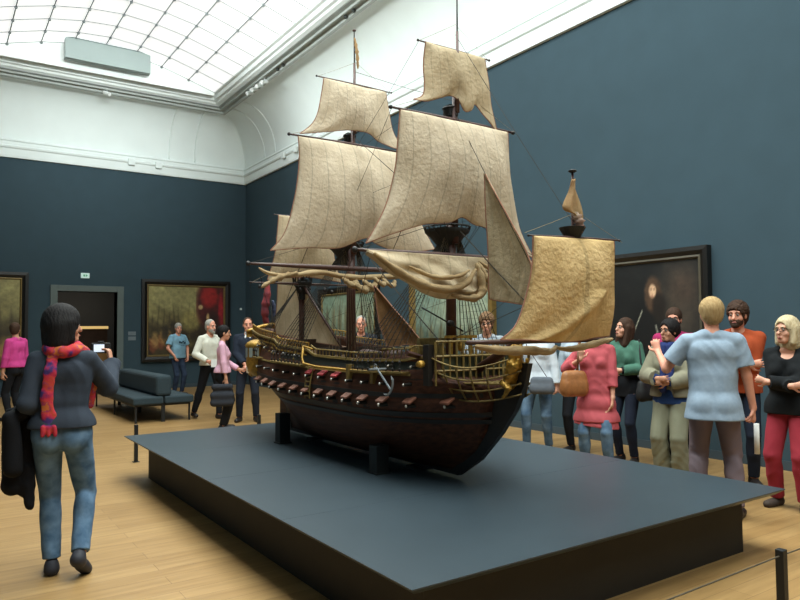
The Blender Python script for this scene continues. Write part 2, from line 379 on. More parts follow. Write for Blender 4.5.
# ------------------------------------------------------------------ plinth
PX0, PX1, PY0, PY1, PH = 1.653, 4.697, 2.356, 7.551, .424
t = thing('display_plinth', 'large low grey-blue display plinth with an overhanging thin top under the ship model', 'plinth', ((PX0+PX1)/2, (PY0+PY1)/2, 0))
off = ((PX0+PX1)/2, (PY0+PY1)/2, 0)
mb = MB(); e = .045
V = [(PX0, PY0, PH), (PX1, PY0, PH), (PX1, PY1, PH), (PX0, PY1, PH)]
V += [(x, y, PH-.006) for x, y, z in V] + [(PX0+e, PY0+e, PH-.04), (PX1-e, PY0+e, PH-.04), (PX1-e, PY1-e, PH-.04), (PX0+e, PY1-e, PH-.04)]
mb.add(V, [(0, 1, 2, 3), (11, 10, 9, 8)]+[(b*4+k, a*4+k, a*4+(k+1) % 4, b*4+(k+1) % 4) for a, b in ((0, 1), (1, 2)) for k in range(4)])
mb.build('plinth_top', plinth_top_m, t, off=off)
MB().box((PX0+.197, PY0+.19, 0), (PX1-.197, PY1-.2, PH-.04)).build('plinth_base', plinth_base_m, t, off=off)
mb = MB()
for yy in (3.65, 4.95, 6.25): mb.box((PX0+.01, yy-.0012, PH), (PX1-.01, yy+.0012, PH+.0006))
mb.build('panel_joint', mat('joint line', (50, 64, 72), .6), t, off=off)

# ------------------------------------------------------------------ bench
t = thing('bench', 'long back-to-back gallery bench in dark teal wool on thin steel legs', 'bench', (3.2, 13.15, 0))
off = (3.2, 13.15, 0)
MB().box((2.70, 11.72, .30), (3.19, 15.3, .43)).build('seat', bench_cloth, t, bevel=.03, off=off)
MB().box((3.21, 11.72, .30), (3.70, 15.3, .43)).build('seat', bench_cloth, t, bevel=.03, off=off)
MB().box((3.07, 11.74, .43), (3.33, 14.58, .78)).build('backrest', bench_cloth, t, bevel=.055, off=off)
MB().box((2.74, 11.8, .27), (3.66, 15.2, .30)).build('frame', steel_black, t, off=off)
for x in (2.76, 3.2, 3.64):
    for y in (11.80, 13.4, 15.1):
        MB().box((x-(.014 if x != 3.2 else .03), y-.014, 0), (x+(.014 if x != 3.2 else .03), y+.014, .28)).build('leg', steel_black, t, off=off)

# ------------------------------------------------------------------ barrier posts and cord
def post(x, y, label, group=None):
    t = thing('barrier_post', label, 'barrier post', (x, y, 0), 0, group)
    MB().box((-.02, -.02, .006), (.02, .02, .43)).build('shaft', steel_black, t, bevel=.003)
    MB().box((-.035, -.035, 0), (.035, .035, .006)).build('foot_plate', steel_black, t)
    return t
post(1.956, 8.339, 'short black barrier post beyond the left corner of the plinth, beside the bench')
post(3.47, 8.339, 'short black barrier post behind the plinth near the man in the dark pullover')
post(3.39, 1.73, 'short black barrier post in the near right corner of the picture')
post(1.2, 1.73, 'short black barrier post in front of the plinth, left end of the cord'); post(5.6, 1.73, 'short black barrier post right of the near corner post')
c = MB().tube([(1.2, 1.73, .395), (2.3, 1.73, .392), (3.37, 1.73, .40), (4.4, 1.73, .392), (5.6, 1.73, .398)], .0035, 6)
tag(c.build('elastic_rope', mat('grey elastic cord', (70, 62, 48), .7)), 'thin dark barrier cord stretched past the near right post', 'cord')

# ------------------------------------------------------------------ smooth solids: rounded limbs blended into one surface
class Sdf:
    def __init__(s): s.p = []; s.cuts = []
    def cap(s, a, b, ra, rb=None, k=.02, flat=None, clip=None, op='u'):
        s.p.append((np.array(a, float), np.array(b, float), ra, ra if rb is None else rb, k, flat, clip, op, None)); return s
    def ell(s, c, r, R=None, k=.02, op='u', clip=None):
        c = np.array(c, float); s.p.append((c, c, max(r), max(r), k, None, clip, op, (np.array(r, float), np.eye(3) if R is None else R))); return s
    def plane(s, pt, n): s.cuts.append((np.array(pt, float), np.array(n, float)/np.linalg.norm(n))); return s   # keeps the side n points away from
    def mesh(s, vox, noise=None):
        U = [q for q in s.p if q[7] == 'u']
        lo = np.min([np.minimum(q[0]-q[2], q[1]-q[3]) for q in U], 0)-3*vox-.02; hi = np.max([np.maximum(q[0]+q[2], q[1]+q[3]) for q in U], 0)+3*vox+.02
        N = np.ceil((hi-lo)/vox).astype(int)+1
        ax = [lo[i]+vox*np.arange(N[i]) for i in range(3)]
        D = np.full(N, 1.0, np.float32)
        for a, b, ra, rb, k, flat, clip, op, el in s.p:
            rm = max(ra, rb)+k+3*vox; mn = np.minimum(a, b)-rm; mx = np.maximum(a, b)+rm
            i0 = np.maximum(0, np.floor((mn-lo)/vox).astype(int)); i1 = np.minimum(N, np.ceil((mx-lo)/vox).astype(int)+1)
            if np.any(i1 <= i0): continue
            sl = tuple(slice(i0[i], i1[i]) for i in range(3))
            X, Y, Z = np.meshgrid(*[ax[i][sl[i]].astype(np.float32) for i in range(3)], indexing='ij')
            qx, qy, qz = X-a[0], Y-a[1], Z-a[2]
            if el is not None:
                r, R = el; l0 = (R[0, 0]*qx+R[1, 0]*qy+R[2, 0]*qz); l1 = (R[0, 1]*qx+R[1, 1]*qy+R[2, 1]*qz); l2 = (R[0, 2]*qx+R[1, 2]*qy+R[2, 2]*qz)
                k0 = np.sqrt((l0/r[0])**2+(l1/r[1])**2+(l2/r[2])**2); k1 = np.sqrt((l0/r[0]**2)**2+(l1/r[1]**2)**2+(l2/r[2]**2)**2)+1e-6
                d = k0*(k0-1)/k1
            else:
                ba = b-a; fac = 1
                if flat is not None:
                    n, f = np.array(flat[0], float), flat[1]; n = n/np.linalg.norm(n); dt = (qx*n[0]+qy*n[1]+qz*n[2])*(f-1)
                    qx = qx+dt*n[0]; qy = qy+dt*n[1]; qz = qz+dt*n[2]; fac = 1/math.sqrt(f); ba = ba+(f-1)*ba.dot(n)*n
                L = max(1e-9, ba.dot(ba)); t = np.clip((qx*ba[0]+qy*ba[1]+qz*ba[2])/L, 0, 1)
                d = (np.sqrt((qx-t*ba[0])**2+(qy-t*ba[1])**2+(qz-t*ba[2])**2)-(ra+(rb-ra)*t))*fac
            if clip is not None:
                for pt, n in clip:
                    n = np.array(n, float); n = n/np.linalg.norm(n); d = np.maximum(d, (X-pt[0])*n[0]+(Y-pt[1])*n[1]+(Z-pt[2])*n[2])
            A = D[sl]
            if op == 'u':
                h = np.clip(.5+.5*(A-d)/k, 0, 1); D[sl] = A*(1-h)+d*h-k*h*(1-h)
            else:
                h = np.clip(.5-.5*(A+d)/k, 0, 1); D[sl] = A*(1-h)-d*h+k*h*(1-h)
        if noise is not None:
            X, Y, Z = np.meshgrid(*[q.astype(np.float32) for q in ax], indexing='ij'); D = D+noise(X, Y, Z).astype(np.float32)
        for pt, n in s.cuts:
            X, Y, Z = np.meshgrid(*[q.astype(np.float32) for q in ax], indexing='ij', sparse=True)
            D = np.maximum(D, (X-pt[0])*n[0]+(Y-pt[1])*n[1]+(Z-pt[2])*n[2])
        I = D < 0
        c = [I[i:N[0]-1+i, j:N[1]-1+j, k:N[2]-1+k] for i in (0, 1) for j in (0, 1) for k in (0, 1)]
        allc = c[0].copy(); anyc = c[0].copy()
        for q in c[1:]: allc &= q; anyc |= q
        act = anyc & ~allc; idx = np.full(act.shape, -1, np.int32); ij = np.argwhere(act); idx[act] = np.arange(len(ij))
        P = np.zeros((len(ij), 3)); W = np.zeros(len(ij))
        cor = [(i, j, k) for i in (0, 1) for j in (0, 1) for k in (0, 1)]
        Vc = {q: D[ij[:, 0]+q[0], ij[:, 1]+q[1], ij[:, 2]+q[2]] for q in cor}
        for p in cor:
            for axx in range(3):
                if p[axx]: continue
                q = list(p); q[axx] = 1; q = tuple(q); va, vb = Vc[p], Vc[q]; m = (va < 0) != (vb < 0)
                t = va[m]/(va[m]-vb[m]); pos = np.zeros((m.sum(), 3)); pos[:] = p; pos[:, axx] = t; P[m] += pos; W[m] += 1
        P = lo+vox*(ij+P/W[:, None])
        F = []
        for axx in range(3):
            o = [[0, 0, 0], [0, 0, 0]]; b1, b2 = (axx+1) % 3, (axx+2) % 3
            s0 = [slice(1, -1)]*3; s1 = [slice(1, -1)]*3; s0[axx] = slice(0, -1); s1[axx] = slice(1, None)
            A = I[tuple(s0)]; B = I[tuple(s1)]; e = np.argwhere(A != B); 
            if len(e) == 0: continue
            ina = A[A != B]; e = e.copy(); off = np.array([1, 1, 1]); off[axx] = 0; e = e+off
            def cell(d1, d2):
                q = e.copy(); q[:, b1] -= d1; q[:, b2] -= d2; return idx[q[:, 0], q[:, 1], q[:, 2]]
            Q = np.stack([cell(1, 1), cell(0, 1), cell(0, 0), cell(1, 0)], 1); Q[~ina] = Q[~ina][:, ::-1]; F.append(Q)
        F = np.concatenate(F); F = F[(F >= 0).all(1)]
        return P, F
def mesh_from(name, P, F):
    me = bpy.data.meshes.new(name); me.vertices.add(len(P)); me.vertices.foreach_set('co', P.astype(np.float32).ravel())
    me.loops.add(F.size); me.loops.foreach_set('vertex_index', F.astype(np.int32).ravel())
    me.polygons.add(len(F)); me.polygons.foreach_set('loop_start', np.arange(0, F.size, 4, dtype=np.int32))
    me.polygons.foreach_set('loop_total', np.full(len(F), 4, np.int32)); me.update(calc_edges=True); me.validate(); return me
def solid(name, sdf, vox, m, parent, scale=1.0, noise=None):
    P, F = sdf.mesh(vox, noise)
    return link(name, mesh_from(name, P*scale, F), m, parent, True)

V3 = lambda *a: np.array(a, float)
def unit(v): v = np.array(v, float); return v/np.linalg.norm(v)
def ik(a, b, l1, l2, hint):
    a, b = V3(*a), V3(*b); d = b-a; L = np.linalg.norm(d); Lm = min(L, (l1+l2)*.999); u = d/L; b = a+u*Lm
    x = (l1*l1-l2*l2+Lm*Lm)/(2*Lm); h = math.sqrt(max(0, l1*l1-x*x)); hv = V3(*hint); hv = hv-u*hv.dot(u); hv = unit(hv) if np.linalg.norm(hv) > 1e-6 else V3(0, 1, 0)
    return a+u*x+hv*h, b
def folds(amp, f=22, ph=0, zf=.35):
    def n(X, Y, Z):
        return amp*(1.1*np.sin(f*(X*1.1+.7*Y)+9*Z*zf+2.2*np.sin(Z*8+X*5+ph)+ph)*(.6+.4*np.sin(Z*13+ph+Y*9))+.7*np.abs(np.sin(f*.7*Z+f*.35*X+3.5*np.sin(X*11+Y*9+ph)+2*np.sin(Z*9+ph))))*.75-amp*.2
    def _n(X, Y, Z):
        return amp*(np.sin(f*(X+.6*Y)+3*np.sin(Z*7+ph)+ph)*np.sin(f*zf*Z+2*np.sin(X*9+ph)+ph*2)+.6*np.sin(f*1.9*(Y-X*.5)+f*.9*Z+ph*3+2*np.sin(Z*11+X*6)))
    return n
skin_a = mat('fair skin', (206, 150, 124), .55, .05, 12); skin_b = mat('warm skin', (186, 132, 104), .55, .06, 12)
skin_c = mat('ruddy skin', (212, 146, 120), .55, .06, 12)
eye_w = mat('eye', (150, 140, 132), .3, .02, 4); eye_d = mat('iris', (36, 28, 24), .3, .05, 4); lip_m = mat('lips', (160, 84, 76), .5, .05, 10)
def cloth(name, rgb, amp=.08, rgb2=None, scale=14, rough=.9): return mat(name, rgb, rough, amp, scale, bump=.15, bscale=220, spec=.2, rgb2=rgb2)
denim = cloth('blue denim', (62, 88, 114), rgb2=(108, 134, 158), scale=11); denim_d = cloth('dark denim', (34, 44, 62), rgb2=(50, 62, 82), scale=9)
trous_k = cloth('black trousers cloth', (26, 27, 31)); shoe_k = mat('dark shoe leather', (34, 28, 26), .45, .1, 20)

def add_hand(A, w, f, n, hand, curl=.5, spread=.0195, sc=1.0, r=.0085, point=False, grow=0):
    """palm, four unequal bent fingers and a thumb; f: wrist->knuckles, n: palm normal, hand: +1 right / -1 left"""
    f = unit(f); n = unit(V3(*n)-f*f.dot(V3(*n))); side = np.cross(n, f)*hand   # thumb side
    A.cap(w, w+f*.085*sc, .026*sc, .036*sc, k=.012, flat=(n, 1.9))
    L = [(.034, .5), (.038, .17), (.036, -.17), (.029, -.5)]
    ln = [.072, .080, .075, .060]
    for i in range(4):
        b = w+f*(.088-.004*abs(i-1.2))*sc+side*((1.5-i)*spread)*sc
        seg = [.45, .31, .24]; ang = 0; p = b; cu = curl if not (point and i == 0) else .08
        fan = (1.5-i)*.07
        for j in range(3):
            ang += cu*(.9, 1.1, .7)[j]; d = unit((f*math.cos(ang)+n*math.sin(ang))+side*fan*(1 if cu < .6 else .2))
            q = p+d*ln[i]*seg[j]*sc; A.cap(p, q, (r-.0008*j)*sc+grow, (r-.0008*(j+1))*sc+grow, k=.004); p = q
    b = w+f*.022*sc+side*.024*sc; d = unit(f*.65+side*.75+n*.25); q = b+d*.045*sc; A.cap(b, q, .0125*sc, .0105*sc, k=.012)
    d2 = unit(f*.9+side*.25+n*(.25+.5*curl)); q2 = q+d2*.03*sc; A.cap(q, q2, .0105*sc, .009*sc, k=.004); A.cap(q2, q2+unit(d2+n*.3*curl)*.022*sc, .009*sc, .0078*sc, k=.004)

def rotm(yaw, pitch, roll):
    # yaw + = turns to own left, pitch + = looks up, roll + = tilts to own left
    cy, sy = math.cos(yaw), math.sin(yaw); cp, sp = math.cos(pitch), math.sin(pitch); cr, sr = math.cos(roll), math.sin(roll)
    Rz = np.array([[cy, -sy, 0], [sy, cy, 0], [0, 0, 1]]); Rx = np.array([[1, 0, 0], [0, cp, -sp], [0, sp, cp]]); Ry = np.array([[cr, 0, -sr], [0, 1, 0], [sr, 0, cr]])
    return Rz @ Rx @ Ry

def person(label, x, y, bearing, h=1.7, sex='m', head=(0, 0, 0), rh=None, lh=None, rf=None, lf=None, lean=(0, 0), twist=0, skin=skin_a,
           top=None, bot=None, shoe=shoe_k, hair=None, glasses=False, beard=None, group=None, vox=.0075, belly=0, wide=1.0, crouch=0, extra=None, hands=(.5, .5), category='person', foot_out=.25, neck_fwd=.02):
    """bearing: degrees clockwise from +Y. rh/lh = (wrist xyz, elbow hint, hand dir, palm normal); frames: x right, y forward, z up, drawn for 1.75 m"""
    sc = h/1.75; t = thing('person', label, category, (x, y, 0), -math.radians(bearing), group)
    f = sex == 'f'; W = wide
    shw = (.148 if f else .172)*(1+(W-1)*.6); hipw = .088 if f else .085
    lx, ly = lean
    def L(z): k = max(0, (z-.9)/.55); return V3(lx*k, ly*k, 0)
    tw = math.radians(twist)
    def T(xx, yy, z):
        k = min(1, max(0, (z-.95)/.4)); a = tw*k; return V3(xx*math.cos(a)-yy*math.sin(a), xx*math.sin(a)+yy*math.cos(a), z-crouch)+L(z)
    sh = {1: T(shw, -.01, 1.405), -1: T(-shw, -.01, 1.405)}
    rh = rh or ((.25, .04, .84), (.3, -.5, 0), (0, .05, -1), (-1, 0, 0)); lh = lh or ((-.25, .04, .84), (-.3, -.5, 0), (0, .05, -1), (1, 0, 0))
    rf = rf or (.10, .0, .08); lf = lf or (-.10, .02, .08)
    arms = {}
    for sgn, H in ((1, rh), (-1, lh)):
        e, wv = ik(sh[sgn], H[0], .285, .255, H[1]); arms[sgn] = (sh[sgn], e, wv, unit(H[2]), H[3])
    legs = {}
    for sgn, F_ in ((1, rf), (-1, lf)):
        hp = V3(sgn*hipw, 0, .90-crouch); fo = V3(*F_[:3]); kn, an = ik(hp, fo, .43, .42, (sgn*.12, 1, 0)); fd = V3(*(F_[3] if len(F_) > 3 else (sgn*foot_out, 1, 0))); legs[sgn] = (hp, kn, an, unit(fd))
    neck0 = T(0, -.015, 1.44); hc = T(0, neck_fwd, 1.625); R = rotm(*[math.radians(q) for q in head]); 
    Hd = lambda a, b, c: hc+R @ V3(a, b, c)
    def torso(A, g, loose=0):
        k = .022; fl = ((0, 1, 0), 1.12)
        A.cap(T(-.058*W, -.005, .94), T(.058*W, -.005, .94), (.112 if f else .104)+g, k=k, flat=fl)
        A.ell(T(-.068, -.045, .895), (.082+g, .082+g, .092+g), k=k); A.ell(T(.068, -.045, .895), (.082+g, .082+g, .092+g), k=k)
        A.cap(T(-.040*W, 0, .99), T(-.040*W, belly*.3, 1.12), (.094 if f else .108)+g+loose*.6+belly*.4, k=k, flat=fl); A.cap(T(.040*W, 0, .99), T(.040*W, belly*.3, 1.12), (.094 if f else .108)+g+loose*.6+belly*.4, k=k, flat=fl)
        A.cap(T(-.050*W, .003, 1.14), T(-.062*W, .003, 1.27), (.086 if f else .106)+g+loose*.4, (.095 if f else .108)+g, k=k, flat=fl); A.cap(T(.050*W, .003, 1.14), T(.062*W, .003, 1.27), (.086 if f else .106)+g+loose*.4, (.095 if f else .108)+g, k=k, flat=fl)
        A.cap(T(-.072*W, -.005, 1.33), T(.072*W, -.005, 1.33), (.080 if f else .092)+g, k=.03)
        for q in (-1, 1): A.cap(T(q*.03, -.018, 1.445), T(q*shw*.88, -.012, 1.405), .046+g*.7, (.038 if f else .044)+g*.7, k=.02)
        if f:
            for q in (-1, 1): A.ell(T(q*.072*W, .068, 1.255), (.056+g*.5, .05+g*.5, .056+g*.5), k=.03)
    # body: one continuous skin surface
    B = Sdf(); torso(B, 0)
    for sgn in (1, -1):
        s_, e_, w_, hd, hn = arms[sgn]
        B.cap(s_, e_, .046 if not f else .040, .037 if not f else .032, k=.02); B.cap(e_, w_, .039 if not f else .033, .026 if not f else .022, k=.012)
        B.cap(w_, w_+hd*.01, .024, k=.01)
        add_hand(B, w_+hd*.005, hd, hn, sgn, curl=hands[0] if sgn == 1 else hands[1], sc=.92 if f else 1.0)
        hp, kn, an, fd = legs[sgn]
        B.cap(hp, kn, .080, .050, k=.02); B.cap(kn, an, .048, .034, k=.01); c = kn*.70+an*.30-fd*.014; B.ell(c, (.044, .046, .09), k=.02)
        B.cap(an-fd*.035+V3(0, 0, -.035), an+fd*.12+V3(0, 0, -.05), .03, .024, k=.02)
    B.cap(neck0, Hd(0, -.02, -.075), .056 if not f else .048, .05 if not f else .043, k=.03)
    B.ell(Hd(0, -.012, .028), (.074, .094, .094), R, k=.02); B.ell(Hd(0, .02, -.045), (.056, .066, .072), R, k=.03)
    B.cap(Hd(-.018, .058, -.098), Hd(.018, .058, -.098), .021, k=.03)
    for q in (-1, 1):
        B.ell(Hd(q*.075, -.005, -.012), (.009, .02, .032), R, k=.006); B.ell(Hd(q*.042, .05, -.035), (.022, .022, .022), R, k=.02)
        B.ell(Hd(q*.031, .092, .002), (.018, .014, .012), R, k=.012, op='s')
    B.cap(Hd(0, .083, .008), Hd(0, .103, -.034), .009, .0145, k=.012); B.cap(Hd(-.04, .074, .026), Hd(.04, .074, .026), .012, k=.012)
    B.ell(Hd(0, .083, -.068), (.024, .012, .011), R, k=.008)
    solid('body', B, vox, skin, t, sc)
    q5 = .004
    for q in (-1, 1):
        mb = MB(); c = Hd(q*.031, .0765, .002)*sc; mb.ball(tuple(c), .0118*sc, 10, 7); d = R @ V3(0, 1, 0); mb.ball(tuple(c+d*.0075*sc), .0068*sc, 8, 6, 1)
        mb.build('eye', [eye_w, eye_d], t, smooth=True)
    mb = MB()
    if hair:
        for q in (-1, 1): mb.tube([tuple(Hd(q*.014, .088, .024)*sc), tuple(Hd(q*.03, .088, .030)*sc), tuple(Hd(q*.048, .076, .024)*sc)], .0042*sc, 6)
        mb.build('eyebrows', hair['mat'] if hair.get('brow') is None else hair['brow'], t, smooth=True)
    MB().ball((0, 0, 0), (.022*sc, .006*sc, .0065*sc), 10, 6).build('lips', lip_m, t, smooth=True)
    lo = t.children[-1]; lo.location = Vector(Hd(0, .093, -.070)*sc); lo.rotation_euler = Matrix(R.tolist()).to_euler()
    # shoes
    for sgn in (1, -1):
        hp, kn, an, fd = legs[sgn]; A = Sdf(); up = V3(0, 0, 1); 
        if len((rf if sgn == 1 else lf)) > 4: up = unit((rf if sgn == 1 else lf)[4])
        A.cap(an-fd*.035-up*.04, an+fd*.15-up*.052, .042, .034, k=.02); A.cap(an-fd*.02-up*.01, an-fd*.015-up*.04, .042, .045, k=.02); A.cap(an+fd*.07-up*.05, an+fd*.13-up*.052, .044, .038, k=.02, flat=(up, 1.25))
        A.plane(an-up*.079, -up); A.plane(an+up*.025, up); o = solid('shoe', A, .007, shoe, t, sc)
        s_ = MB(); 
    # trousers
    if bot:
        A = Sdf(); g = bot.get('g', .012); torso(A, g*.8); ze = bot.get('end', .09); lo_ = bot.get('loose', 0)
        for sgn in (1, -1):
            hp, kn, an, fd = legs[sgn]
            A.cap(hp, kn, .084+g*.8, .054+g+lo_*.7, k=.02); d = unit(an-kn); e_ = an-d*(ze-.08)
            A.cap(kn, e_, .053+g+lo_*.7, (.045 if bot.get('flare') is None else bot['flare'])+g*.5+lo_, k=.008, clip=[(e_, d)]); c = kn*.70+an*.30-fd*.012; A.ell(c, (.045+g, .048+g, .12), k=.03)
            if lo_: A.cap(hp, kn, .088+lo_, .058+lo_, k=.015)
        wz = (top or {}).get('hem', .9)+.035; A.plane(T(0, 0, wz), (0, 0, 1)); 
        if bot.get('skirt'): pass
        solid('trousers', A, vox, bot['mat'], t, sc, folds(bot.get('amp', .0028), 30, x+y, .8))
    # shirt
    def garment(nm, spec, base):
        A = Sdf(); g = base+spec.get('g', .01); lo_ = spec.get('loose', .0); hem = spec.get('hem', .86); torso(A, g, lo_)
        bg = max(0, (bot or {}).get('g', .012)-.008); A.cap(T(-.06*W, -.012, hem), T(.06*W, -.012, hem), .112+g+bg+lo_+spec.get('flare', 0), k=.03, flat=((0, 1, 0), 1.02)); A.cap(T(-.055*W, -.008, (hem+.98)/2), T(.055*W, -.008, (hem+.98)/2), .112+g+bg+lo_, k=.03, flat=((0, 1, 0), 1.02))
        for q in (-1, 1): A.ell(T(q*.068, -.045, .895), (.086+g+bg, .086+g+bg, .096+g), k=.02)
        sl = spec.get('sleeve', 'long'); ends = {}
        for sgn in (1, -1):
            s_, e_, w_, hd, hn = arms[sgn]; d1 = unit(e_-s_); d2 = unit(w_-e_); r0 = (.046 if not f else .040)+g; lw = spec.get('sleeve_loose', .006)
            if sl == 'short':
                q = s_+(e_-s_)*.72; A.cap(s_, e_, r0, r0+lw+.002, k=.02, clip=[(q, d1)])
            elif sl == 'none': A.cap(s_, s_+(e_-s_)*.15, r0, r0, k=.02)
            else:
                A.cap(s_, e_, r0, r0-.006+lw, k=.02); fr_ = spec.get('cuff', .97); q = e_+(w_-e_)*fr_; A.cap(e_, w_, r0-.008+lw, .030+g+lw, k=.015, clip=[(q, d2)])
        A.plane(T(0, 0, hem), (0, 0, -1))
        nk = spec.get('neck', 'crew')
        if nk == 'crew': A.ell(T(0, .03, 1.49), (.062, .075, .055), k=.008, op='s')
        elif nk == 'v': A.cap(T(0, .05, 1.50), T(0, .15, 1.33), .062, .012, k=.008, op='s')
        elif nk == 'scoop': A.ell(T(0, .09, 1.45), (.085, .10, .09), k=.008, op='s')
        elif nk == 'high': A.cap(neck0+V3(0, 0, -.02), neck0+V3(0, .01, .06), .062+g*.4, .060+g*.4, k=.02); A.plane(T(0, 0, 1.50), (0, -.2, 1))
        if spec.get('open'):  # open jacket front
            A.cap(T(0, .2, 1.45), T(0, .2, hem-.1), .085, .10, k=.01, op='s')
        return solid(nm, A, vox, spec['mat'], t, sc, folds(spec.get('amp', .0035), 20, x*2+y, .45))
    if top: garment(top.get('name', 'shirt'), top, 0)
    if top and top.get('over'): garment(top['over'].get('name', 'jacket'), top['over'], .016)
    # hair
    if hair:
        A = Sdf(); st = hair['style']; hn_ = lambda X, Y, Z: .002*np.sin(X*310+4*np.sin(Z*23+Y*9))*np.sin(Y*140+3*np.sin(Z*19+X*30))
        if st in ('short', 'receding', 'curly'):
            v = {'short': .012, 'receding': .005, 'curly': .024}[st]
            v = hair.get('v', v); A.ell(Hd(0, -.02, .036), (.076+v, .090+v, .088+v), R, k=.02); A.ell(Hd(0, -.05, -.02), (.064+v*.7, .058+v*.5, .075), R, k=.02)
            if st == 'curly': A.ell(Hd(0, -.05, -.055), (.07, .06, .06), R, k=.02); hn_ = lambda X, Y, Z: .006*np.sin(X*120+3*np.sin(Z*70))*np.sin(Y*110+2*np.sin(Z*90+X*60))
            A.ell(Hd(0, .10, -.045 if st != 'receding' else .0), (.088, .085, .10 if st != 'receding' else .12), R, k=.01, op='s'); 
            for q in (-1, 1): A.ell(Hd(q*.088, .008, -.03), (.02, .035, .04), R, k=.006, op='s')
        else:
            dn = {'bob': .14, 'long': .25, 'tied': .06, 'page': .16}[st]; v = hair.get('v', .02)
            A.ell(Hd(0, -.018, .034), (.076+v, .092+v, .090+v), R, k=.02)
            if st == 'tied': A.ell(Hd(0, -.05, -.01), (.07, .06, .07), R, k=.02); A.ell(Hd(0, -.125, .0), (.035, .035, .04), R, k=.02)
            else:
                A.cap(Hd(-.03, -.045, .0), Hd(-.03, -.05, -dn+.04), .07+v*.6, .062+v*.6, k=.02); A.cap(Hd(.03, -.045, .0), Hd(.03, -.05, -dn+.04), .07+v*.6, .062+v*.6, k=.02)
                for q in (-1, 1): A.cap(Hd(q*.075, .0, .02), Hd(q*.078, .008, -dn+.05), .030+v*.3, .028, k=.02)
            A.ell(Hd(0, .108, -.022), (.068, .080, .098), R, k=.012, op='s'); A.cap(Hd(0, .09, -.1), Hd(0, .1, -.35), .062, .07, k=.01, op='s')
        solid('hair', A, vox*.8, hair['mat'], t, sc, hn_)
    if beard:
        A = Sdf(); A.ell(Hd(0, .03, -.062), (.062, .066, .056), R, k=.01); A.ell(Hd(0, .066, -.102), (.036, .034, .026), R, k=.02)
        A.ell(Hd(0, .11, -.0), (.07, .06, .054), R, k=.01, op='s'); A.ell(Hd(0, .11, -.070), (.026, .04, .011), R, k=.006, op='s'); A.plane(Hd(0, 0, -.022), R @ V3(0, 0, 1)); A.plane(Hd(0, -.012, 0), R @ V3(0, -1, 0))
        solid('beard', A, vox*.75, beard, t, sc, lambda X, Y, Z: .0015*np.sin(X*230)*np.sin(Z*210+Y*90))
    if glasses:
        mb = MB()
        for q in (-1, 1):
            mb.tube([tuple(Hd(q*(.032)+.024*math.cos(a), .106-.004*abs(math.cos(a)), .002+.018*math.sin(a))*sc) for a in np.linspace(0, 2*PI, 17)], .0022*sc, 5)
            mb.tube([tuple(Hd(q*.056, .100, .008)*sc), tuple(Hd(q*.078, .06, .008)*sc), tuple(Hd(q*.082, -.005, .004)*sc)], .0022*sc, 5)
        mb.tube([tuple(Hd(-.008, .108, .004)*sc), tuple(Hd(.008, .108, .004)*sc)], .0022*sc, 5)
        mb.build('glasses', mat('dark spectacle frame', (30, 26, 24), .4), t)
    t_info = dict(t=t, sc=sc, arms=arms, legs=legs, T=T, Hd=Hd, R=R, neck=neck0)
    def world(p): 
        a = -math.radians(bearing); p = np.array(p)*sc; return V3(x+p[0]*math.cos(a)-p[1]*math.sin(a), y+p[0]*math.sin(a)+p[1]*math.cos(a), p[2])
    t_info['world'] = world
    return t_info

# ------------------------------------------------------------------ the ship model
SX, SY, SZ = 3.175, 5.1, PH
hull_m = mat('dark hull timber', (60, 36, 27), .6, .25, 7, bump=.2, bscale=50, spec=.25, rgb2=(94, 57, 40), stretch=(6, .8, 6))
wale_m = mat('blackened wale', (24, 20, 18), .5, .2, 14); deck_m = mat('aged deck', (92, 66, 42), .7, .2, 20, stretch=(8, 1, 1))
red_m = mat('brown red lid paint', (124, 78, 60), .6, .15, 14); gilt_m = mat('gilding', (168, 128, 48), .42, .3, 40, metal=.4, bump=.6, bscale=60); ochre_m = mat('ochre rail', (124, 102, 52), .55, .25, 25, metal=.1)
gun_m = mat('gun metal', (60, 58, 54), .35, .1, 20, metal=.7); muz_m = mat('bright muzzle', (215, 210, 200), .3, .05, 20, metal=.6)
spar_m = mat('spar timber', (66, 38, 30), .5, .2, 16); mast_m = mat('mast timber', (74, 40, 30), .5, .2, 12); top_m = mat('fighting top black', (26, 26, 26), .7, .2, 20)
rope_m = mat('tarred rope', (48, 42, 34), .9, .2, 40); rope_l = mat('pale rope', (128, 112, 84), .9, .15, 40); block_m = mat('dark block', (30, 24, 22), .6, .2, 20)
red_bul = mat('red bulwark', (150, 36, 42), .6, .1, 14)
